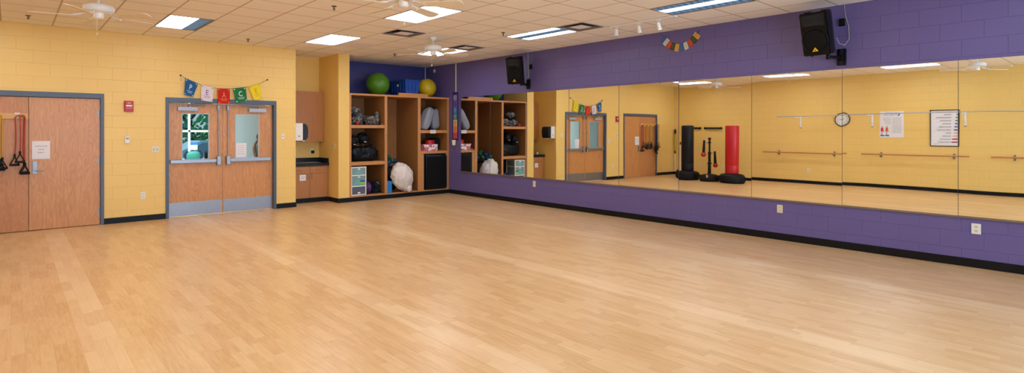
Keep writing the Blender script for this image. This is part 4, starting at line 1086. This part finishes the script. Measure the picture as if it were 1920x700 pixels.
for (x, y), l in zip([(.188, 10.72), (3.217, 10.78), (3.23, 7.17), (6.216, 10.74), (6.244, 7.17)], ('above the closet doors', 'above the PEACE flags', 'between the left and middle fans', 'near the yellow partition top', 'left of the two-strip light')):
    t = thing('fire_sprinkler', 'small brass ceiling sprinkler ' + l, 'sprinkler', (x, y, ZC), 'ceiling sprinklers')
    MT.setdefault('brass', pm('aged_brass', (96, 78, 56), .45, .5)); m = M('brass'); m.lathe([(.001, -.008), (.034, -.006), (.036, .002), (.001, .002)], (x, y, ZC), 18); part(m, 'escutcheon', t)
    m = M('brass'); m.cyl((x, y, ZC - .008), (x, y, ZC - .045), .007, seg=8)
    m.tube([(x - .012, y, ZC - .02), (x - .016, y, ZC - .036), (x, y, ZC - .052), (x + .016, y, ZC - .036), (x + .012, y, ZC - .02)], .003, 5); m.cyl((x, y, ZC - .052), (x, y, ZC - .055), .016, seg=12); part(m, 'nozzle', t)
# track light
t = thing('track_light', 'white ceiling track with three small spotlights near the purple wall', 'track light', (7.17, 5.0, ZC))
m = M('white_paint'); m.box(7.155, 7.185, 4.45, 5.62, ZC - .022, ZC - .0005, .002); m.box(7.13, 7.21, 4.42, 4.52, ZC - .026, ZC - .0005, .003); part(m, 'track', t)
for y, dx in ((5.49, -.02), (5.07, .02), (4.72, .03)):
    m = M('white_paint'); m.box(7.157, 7.183, y - .035, y + .035, ZC - .04, ZC - .023, .002); m.cyl((7.17, y, ZC - .04), (7.17, y, ZC - .075), .006, seg=8)
    m.cyl((7.17, y, ZC - .065), (7.17 + dx, y - .01, ZC - .175), .026, .032, seg=18); h = part(m, 'spotlight', t)
    m = M('lamp_off') if 'lamp_off' in MT else M('grey_ink'); m.cyl((7.17 + dx, y - .01, ZC - .1751), (7.17 + dx, y - .01, ZC - .177), .024, seg=16); part(m, 'lens', h)

# ceiling fans
def fan():
    t = thing('ceiling_fan', 'fan', 'ceiling fan', (0, 0, 0), 'white five-blade ceiling fans')
    m = M('white_paint'); m.lathe([(.001, 0), (.068, 0), (.066, -.02), (.030, -.055), (.014, -.065)], (0, 0, -.0005), 24); part(m, 'canopy', t)
    m = M('white_paint'); m.cyl((0, 0, -.06), (0, 0, -.15), .012, seg=12); part(m, 'downrod', t)
    m = M('white_paint'); m.lathe([(.014, -.135), (.05, -.145), (.115, -.150), (.150, -.165), (.158, -.185), (.158, -.225), (.145, -.238), (.09, -.246), (.06, -.25), (.001, -.25)], (0, 0, 0), 36); part(m, 'motor_housing', t)
    m = M('white_paint'); m.lathe([(.05, -.25), (.052, -.30), (.048, -.315), (.02, -.322), (.001, -.322)], (0, 0, 0), 24); part(m, 'switch_housing', t)
    m = M('cream_pl'); m.cyl((-.035, -.03, -.31), (-.035, -.03, -.50), .0016, seg=6); m.sphere((-.035, -.03, -.51), .011, 2, (1, 1, 1.5)); part(m, 'pull_chain', t)
    for k in range(5):
        R = Matrix.Rotation(2 * PI * k / 5, 4, 'Z')
        m = M('white_paint'); pts = [(.10, 0, -.252), (.15, .0, -.262), (.20, .028, -.285), (.245, .03, -.292)]
        m.tube([R @ Vector(p) for p in pts], .007, 6); m.tube([R @ Vector((p[0], -p[1], p[2])) for p in pts], .007, 6)
        m.tube([R @ Vector(p) for p in ((.20, 0, -.282), (.26, 0, -.293))], .009, 6)
        br = part(m, 'blade_iron', t)
        m = M('fan_blade'); w0, w1 = .055, .072
        ol = [(.22, -w0), (.60, -w1), (.645, -w1 * .8), (.66, -w1 * .4), (.66, w1 * .4), (.645, w1 * .8), (.60, w1), (.22, w0), (.205, w0 * .6), (.205, -w0 * .6)]
        mx = R @ Matrix.Translation((0, 0, -.292)) @ Matrix.Rotation(math.radians(-12), 4, 'X')
        m.prism(ol, lambda u, v, q: tuple(mx @ Vector((u, v, q))), -.004, .003); part(m, 'blade', t)
    return t
f0 = fan(); f0.location = (.793, 8.377, ZC); f0.rotation_euler = (0, 0, math.radians(24)); f0['label'] = 'white ceiling fan above the yellow wall at the far left'
dup(f0, (3.21, 5.352, ZC), math.radians(24), 'white ceiling fan cut by the top edge of the picture')
dup(f0, (5.63, 8.377, ZC), math.radians(-18), 'white ceiling fan hanging nearest the storage corner')
dup(f0, (.793, 2.33, ZC), math.radians(4), 'white ceiling fan seen only in the right end of the mirror')

# ------------------------------------------------------------------ things by the left wall, seen in the mirror
def barre(y0, y1, ys, z, label):
    t = thing('ballet_barre', label, 'barre', (XL, (y0 + y1) / 2, z - .05), 'wooden barres on the yellow wall')
    m = M('oak2'); m.cyl((XL + .16, y0, z), (XL + .16, y1, z), .021, seg=16); part(m, 'rail', t)
    for y in ys:
        m = M('dull_steel'); m.box(XL + .0001, XL + .010, y - .022, y + .022, z - .085, z + .06, .002); m.tube([(XL + .01, y, z - .05), (XL + .12, y, z - .05), (XL + .16, y, z - .022)], .009, 8)
        m.tube([(XL + .16 + .023 * math.cos(a), y, z + .023 * math.sin(a)) for a in [PI * (1 + j / 8) for j in range(9)]], .005, 6); part(m, 'bracket', t)
barre(5.70, 8.14, (6.06, 7.69), .965, 'wooden wall barre nearest the punching bags')
barre(2.87, 5.31, (3.20, 4.85), .965, 'wooden wall barre under the two wall charts')
barre(.03, 2.46, (.40, 2.035), .965, 'wooden wall barre nearest the rear windows')
t = thing('wall_rail', 'long white overhead rail on triangular brackets above the barres', 'rail', (XL, 4.0, 1.72))
zr = 2.085; xr_ = XL + .40
m = M('alu_paint'); m.cyl((xr_, -.2, zr), (xr_, 7.59, zr), .013, seg=12); part(m, 'pipe', t)
for y in (1.0, 2.98, 5.08, 7.04):
    m = M('white_paint'); m.box(XL + .0001, XL + .012, y - .02, y + .02, 1.74, zr + .02, .002); m.box(XL + .012, xr_ + .02, y - .009, y + .009, zr - .033, zr - .014); m.tube([(xr_, y, zr - .03), (XL + .012, y, 1.80)], .008, 6)
    m.use('dull_steel'); m.box(XL + .0001, XL + .014, y - .022, y + .022, 1.72, 1.75); part(m, 'bracket', t)
# clock
t = thing('wall_clock', 'round wall clock with dark rim and white face on the yellow wall', 'clock', (XL, 5.845, 1.765))
cy, cz, cr_ = 5.845, 1.965, .205
rot = Matrix.Translation((XL, cy, cz)) @ Matrix.Rotation(PI / 2, 4, 'Y')
m = M(pm('clock_rim', (84, 66, 62), .4)); m.lathe([(.178, .010), (.182, .034), (.195, .042), (.206, .034), (.208, .001), (.001, .001)], seg=48, mx=rot); part(m, 'rim', t)
m = M('white_pl'); m.lathe([(.001, .014), (.180, .014)], seg=48, mx=rot); face = part(m, 'face', t)
lf = lambda x: (lambda u, w, q: (x + q, u, w))       # lettering on the wall that faces +X
m = M('ink'); F = lf(XL + .014)
for k in range(12):
    a = PI / 2 - (k + 1) * PI / 6; m.text(str(k + 1), F, .048, cy + .138 * math.cos(a), cz + .138 * math.sin(a), t1=.001, bold=.001)
for k in range(60):
    a = k * PI / 30; r0 = .162 if k % 5 else .158; m.prism([(cy + r0 * math.cos(a - .006), cz + r0 * math.sin(a - .006)), (cy + .17 * math.cos(a - .006), cz + .17 * math.sin(a - .006)), (cy + .17 * math.cos(a + .006), cz + .17 * math.sin(a + .006)), (cy + r0 * math.cos(a + .006), cz + r0 * math.sin(a + .006))], F, 0, .0006)
part(m, 'dial', face)
def hand(a, l, w, nm, par):
    m = M('ink'); ca, sa = math.cos(a), math.sin(a)
    pts = [(-.03, -w), (l, -w * .6), (l, w * .6), (-.03, w)]
    m.prism([(cy + u * ca - v * sa, cz + u * sa + v * ca) for u, v in pts], F, .006, .008); part(m, nm, par)
hand(PI / 2 - 2 * PI * (2.97 / 12), .085, .007, 'hour_hand', face); hand(PI / 2 + .02, .13, .005, 'minute_hand', face)
# poster with exercise figures
m = M('paper'); y0, y1, z0, z1 = 4.317, 4.891, 1.44, 2.155; m.box(XL + .0001, XL + .003, y0, y1, z0, z1); F = lf(XL + .003)
ub = y0; U = lambda a: ub + a * (y1 - y0); Z = lambda b: z1 - b * (z1 - z0)     # a: left to right as read, b: down
m.use(pm('poster_blue', (60, 130, 200), .7))
bl_ = lambda a0, a1, b0, b1, q=.0004: m.prism([(U(a0), Z(b1)), (U(a1), Z(b1)), (U(a1), Z(b0)), (U(a0), Z(b0))], F, 0, q)
m.text('BENEFITS', F, .075, U(.52), Z(.09), t1=.0005); m.text('OF STRETCHING', F, .05, U(.54), Z(.155), t1=.0005)
m.use(pm('logo_blue', (26, 84, 170), .7)); m.prism([(U(.12), Z(.07)), (U(.19), Z(.08)), (U(.26), Z(.17)), (U(.20), Z(.19)), (U(.16), Z(.12))], F, 0, .0004)
m.use(pm('logo_red', (206, 40, 50), .7)); m.prism([(U(.20), Z(.06)), (U(.26), Z(.06)), (U(.25), Z(.10)), (U(.20), Z(.10))], F, 0, .0004)
m.use('grey_ink')
for k in range(15): scrib(m, F, U(.10), U(.47 + .02 * ((k * 7) % 3)), Z(.25 + k * .041), .009, 0, seed=k)
for k in range(7): scrib(m, F, U(.54), U(.90 - .02 * k), Z(.25 + k * .041), .009, 0, seed=k + 40)
def figure(cx_, c1, c2):
    m.use(pm('fig_skin', (150, 110, 100), .7)); m.cyl(Vector(F(U(cx_), Z(.60), 0)), Vector(F(U(cx_), Z(.60), .0005)), .016, seg=10)
    m.use(c1); m.prism([(U(cx_ - .05), Z(.63)), (U(cx_ + .05), Z(.63)), (U(cx_ + .06), Z(.78)), (U(cx_ - .05), Z(.76))], F, 0, .0005); m.prism([(U(cx_ + .03), Z(.70)), (U(cx_ - .10), Z(.76)), (U(cx_ - .09), Z(.78)), (U(cx_ + .05), Z(.76))], F, 0, .0006)
    m.use('grey_ink'); m.prism([(U(cx_ - .03), Z(.77)), (U(cx_ + .03), Z(.78)), (U(cx_ + .03), Z(.90)), (U(cx_), Z(.90))], F, 0, .0004)
    m.use(c2); m.prism([(U(cx_ - .10), Z(.91)), (U(cx_ + .07), Z(.90)), (U(cx_ + .07), Z(.95)), (U(cx_ - .10), Z(.96))], F, 0, .0004)
mblue = pm('mat_blue', (36, 84, 140), .7); figure(.90, pm('shirt_red', (206, 30, 60), .7), mblue); figure(.70, pm('shirt_orange', (220, 96, 30), .7), mblue)
solo(m, 'wall_poster', 'white unframed poster with two small exercising figures', 'poster')
# framed exertion chart
t = thing('framed_chart', 'black framed white chart with a column of coloured bars', 'chart', (XL, 3.416, 1.22))
y0, y1, z0, z1 = 3.104, 3.728, 1.215, 2.16
m = M('black_pl')
for a, b, c, d in ((y0, y1, z0, z0 + .02), (y0, y1, z1 - .02, z1), (y0, y0 + .02, z0 + .02, z1 - .02), (y1 - .02, y1, z0 + .02, z1 - .02)): m.box(XL + .0001, XL + .022, a, b, c, d, .001)
part(m, 'frame', t)
m = M('paper'); m.box(XL + .001, XL + .010, y0 + .02, y1 - .02, z0 + .02, z1 - .02); F = lf(XL + .010)
ub = y0 + .02; wd = y1 - y0 - .04; hg = z1 - z0 - .04; U = lambda a: ub + a * wd; Z = lambda b: z1 - .02 - b * hg
cc = [(30, 130, 130)] * 3 + [(36, 90, 176)] * 3 + [(240, 170, 120)] * 2 + [(160, 30, 70)] * 2
cm = {}
m.use(pm('chart_title', (196, 70, 90), .7)); scrib(m, F, U(.22), U(.62), Z(.035), .012, 0, seed=3)
m.use('grey_ink'); scrib(m, F, U(.62), U(.82), Z(.035), .012, 0, seed=5); scrib(m, F, U(.72), U(.92), Z(.955), .008, 0, seed=6)
ln = [.16, .34, .26, .20, .28, .32, .12, .20, .26, .30]
bw = [.05, .07, .09, .10, .12, .14, .15, .17, .20, .22]
for k in range(10):
    b = .115 + k * .087
    if cc[k] not in cm: cm[cc[k]] = pm('chart_bar', cc[k], .7)
    m.use(cm[cc[k]]); m.prism([(U(.02), Z(b + .018)), (U(.02 + bw[k]), Z(b + .018)), (U(.02 + bw[k]), Z(b - .018)), (U(.02), Z(b - .018))], F, 0, .0005)
    m.use('ink'); scrib(m, F, U(.26), U(.26 + ln[k] * 1.6), Z(b), .014, 0, gap=.006, seed=k + 20)
    m.use('grey_ink'); scrib(m, F, U(.30), U(.30 + ln[k] * 1.9), Z(b + .035), .004, 0, seed=k + 60)
part(m, 'print', t)
def plate_left(name, y, z, label):
    t = thing(name, label, 'outlet', (XL, y, z - .06)); m = M('white_pl'); m.box(XL + .0001, XL + .008, y - .038, y + .038, z - .06, z + .06, .003); part(m, 'cover_plate', t)
    for s in (-1, 1):
        m = M('grey_ink'); m.box(XL + .008, XL + .0095, y - .016, y + .016, z + s * .026 - .013, z + s * .026 + .013); part(m, 'socket', t)
plate_left('power_outlet', 6.794, .42, 'white power outlet on the yellow wall under the first barre'); plate_left('power_outlet', 10.44, .42, 'power outlet on the yellow wall behind the black punching bag'); plate_left('power_outlet', 9.63, .42, 'power outlet on the yellow wall behind the striking trainer')
for a, b, l in ((9.614, 10.27, 'short black padded bar on the wall beside the red punching bag'), (10.41, 10.95, 'short black padded bar on the wall behind the black punching bag')):
    t = thing('padded_bar', l, 'bar', (XL, (a + b) / 2, 1.72)); m = M('black_rub'); m.cyl((XL + .06, a, 1.76), (XL + .06, b, 1.76), .030, seg=16); m.cyl((XL + .06, a, 1.76), (XL + .06, a + .05, 1.76), .036, seg=16); m.cyl((XL + .06, b - .05, 1.76), (XL + .06, b, 1.76), .036, seg=16); part(m, 'pad', t)
    m = M('dull_steel')
    for y in (a + .12, b - .12): m.box(XL + .0001, XL + .035, y - .012, y + .012, 1.745, 1.775)
    part(m, 'mount', t)

def bag(c, baser, br, h, mat, label, g):
    x, y = c
    t = thing('punching_bag', label, 'punching bag', (x, y, 0), g)
    m = M('black_rub'); m.lathe([(.001, .001), (baser * .9, .001), (baser * .98, .03), (baser, .10), (baser, .20), (baser * .95, .255), (baser * .8, .285), (br * 1.05, .30), (.001, .30)], (x, y, 0), 48)
    for k in range(24):
        a = 2 * PI * k / 24; m.box(-.012, .012, -.006, .006, .05, .22, 0, mx=Matrix.Translation((x + (baser + .001) * math.cos(a), y + (baser + .001) * math.sin(a), 0)) @ Matrix.Rotation(a + PI / 2, 4, 'Z'))
    part(m, 'base', t, 'round black rubber base')
    m = M(mat); m.lathe([(.001, .302), (br * .97, .302), (br, .32), (br, .56), (br * .985, .57)], (x, y, 0), 40); part(m, 'lower_collar', t)
    m = M(mat); m.lathe([(br * .985, .574), (br * 1.01, .585), (br * 1.01, h - .03), (br * .98, h - .008), (br * .9, h), (.001, h)], (x, y, 0), 40)
    m.box(x - .006, x + .006, y - br * 1.018, y - br * .99, .60, h - .04); part(m, 'striking_pad', t)
    return t
MT['red_vinyl'] = pm('red_vinyl', (196, 20, 36), .35, var=.05, bump=.08, bscale=10); MT['blk_vinyl'] = pm('black_vinyl_pad', (24, 26, 32), .32, var=.1)
t = bag((-.62, 10.19), .38, .205, 1.83, 'blk_vinyl', 'tall black freestanding punching bag on a round base', 'freestanding punching bags')
m = M('alu_paint'); m.lathe([(.10, 1.832), (.17, 1.836), (.17, 1.842), (.001, 1.844)], (-.62, 10.19, 0), 30); part(m, 'top_cap', t)
bag((-.53, 8.565), .39, .21, 1.82, 'red_vinyl', 'tall red freestanding punching bag on a round base', 'freestanding punching bags')
cx_, cy_ = -.50, 9.326
t = thing('striking_trainer', 'black training post with two red-tipped striking arms', 'training post', (cx_, cy_, 0))
m = M('black_rub'); m.lathe([(.001, .001), (.27, .001), (.30, .03), (.305, .13), (.28, .20), (.18, .235), (.05, .25), (.001, .25)], (cx_, cy_, 0), 40); part(m, 'base', t)
m = M('black_pl'); m.cyl((cx_, cy_, .25), (cx_, cy_, .62), .055, .045); m.cyl((cx_, cy_, .62), (cx_, cy_, .95), .042); m.cyl((cx_, cy_, .95), (cx_, cy_, 1.38), .030); m.lathe([(.001, .0), (.05, .005), (.055, .03), (.04, .055), (.001, .06)], (cx_, cy_, 1.375), 20); m.cyl((cx_, cy_, .93), (cx_, cy_, .97), .055); m.cyl((cx_, cy_, .58), (cx_, cy_, .62), .07); part(m, 'post', t)
d = Vector((.744, .668, 0))
for s, z, L in ((1, 1.28, .36), (-1, .93, .36)):
    o = Vector((cx_, cy_, z)); e = o + d * s * .17
    m = M('steel'); m.cyl(o + d * s * .028, e, .010, seg=8); m.use('black_pl'); m.cyl(o - Vector((0, 0, .03)), o + Vector((0, 0, .03)), .046)
    m.cyl(e + Vector((0, 0, .07)), e + d * s * .02 - Vector((0, 0, L)), .032, .048, seg=14); a = part(m, 'striking_arm', t)
    m = M('red_pl'); m.sphere(e + d * s * .025 - Vector((0, 0, L + .03)), .078, 3); part(m, 'red_tip', a, 'red ball tip')
m = M('red_pl'); m.blob((cx_ + .27, cy_ - .07, .17), (.02, .05, .075), 0, 1, 1, 3); m.use('white_pl'); m.blob((cx_ + .285, cy_ - .074, .17), (.012, .02, .05), 0, 1, 1, 2); part(m, 'base_label', t, 'red and white label on the base')
# tall poles in the corner
for x, y, segs, l in ((XL + .055, 11.44, [(0, .10, 'black_rub', .026), (.10, .78, 'white_pl', .015), (.78, .88, 'black_rub', .026), (.88, 1.50, 'y_ball', .030), (1.50, 1.66, 'black_rub', .032)], 'tall pole with a yellow grip section standing in the corner'),
                   (XL + .05, 11.23, [(0, .05, 'black_rub', .02), (.05, 1.16, 'white_pl', .011), (1.16, 1.26, 'black_rub', .024)], 'shorter thin pale pole standing near the corner')):
    t = thing('exercise_pole', l, 'pole', (x, y, 0), 'poles in the corner')
    for a, b, mt, r in segs:
        m = M(mt); m.cyl((x, y, a + .001), (x, y, b), r, seg=14); part(m, {'black_rub': 'rubber_grip', 'white_pl': 'shaft', 'y_ball': 'yellow_sleeve'}[mt], t)

# ------------------------------------------------------------------ light
def area(name, loc, rot, sx, sy, power, col):
    l = bpy.data.lights.new(name, 'AREA'); l.shape = 'RECTANGLE'; l.size = sx; l.size_y = sy; l.energy = power; l.color = col
    o = bpy.data.objects.new(name, l); COL.objects.link(o); o.location = loc; o.rotation_euler = rot; return o
for k, (a, b) in enumerate(RW):
    area('daylight_window_%d' % (k + 2), ((a + b) / 2, YREAR - .45, 1.35), (math.radians(110), 0, 0), b - a + .3, 2.0, (340, 260, 150)[k], (.55, .76, 1.0))
area('corridor_fill', (2.2, 13.2, 2.95), (0, 0, 0), 1.2, .6, 260, (.92, 1.0, 1.0))  # light added to brighten the corridor; it has no fixture
sun = bpy.data.lights.new('sun', 'SUN'); sun.energy = 9.0; sun.angle = .03; so = bpy.data.objects.new('sun', sun); COL.objects.link(so); so.rotation_euler = (math.radians(50), 0, math.radians(200)); so.location = (5, 25, 12)
w = bpy.data.worlds.new('sky'); bpy.context.scene.world = w; w.use_nodes = True
bg = w.node_tree.nodes['Background']; sk = w.node_tree.nodes.new('ShaderNodeTexSky'); sk.sky_type = 'HOSEK_WILKIE'; sk.sun_direction = Vector((.3, .5, .8)).normalized(); sk.turbidity = 3
w.node_tree.links.new(sk.outputs[0], bg.inputs[0]); bg.inputs[1].default_value = 3.0

# ------------------------------------------------------------------ camera
cam = bpy.data.cameras.new('camera'); co = bpy.data.objects.new('camera', cam); COL.objects.link(co)
co.location = (0, 0, 1.57); co.rotation_euler = (PI / 2, 0, -.73216)
cam.sensor_width = 36; cam.lens = 1045.42 / 1920 * 36; cam.shift_y = -(350 - 245.43) / 1920; cam.clip_start = .05; cam.clip_end = 200
sc = bpy.context.scene; sc.camera = co
sc.view_settings.view_transform = 'Standard'; sc.view_settings.look = 'None'; sc.view_settings.gamma = 1; sc.view_settings.exposure = 0.0
sc.view_settings.use_curve_mapping = False
sc.cycles.use_denoising = True
sc.cycles.max_bounces = 10; sc.cycles.diffuse_bounces = 5; sc.cycles.glossy_bounces = 5; sc.cycles.transmission_bounces = 6; sc.cycles.sample_clamp_indirect = 8
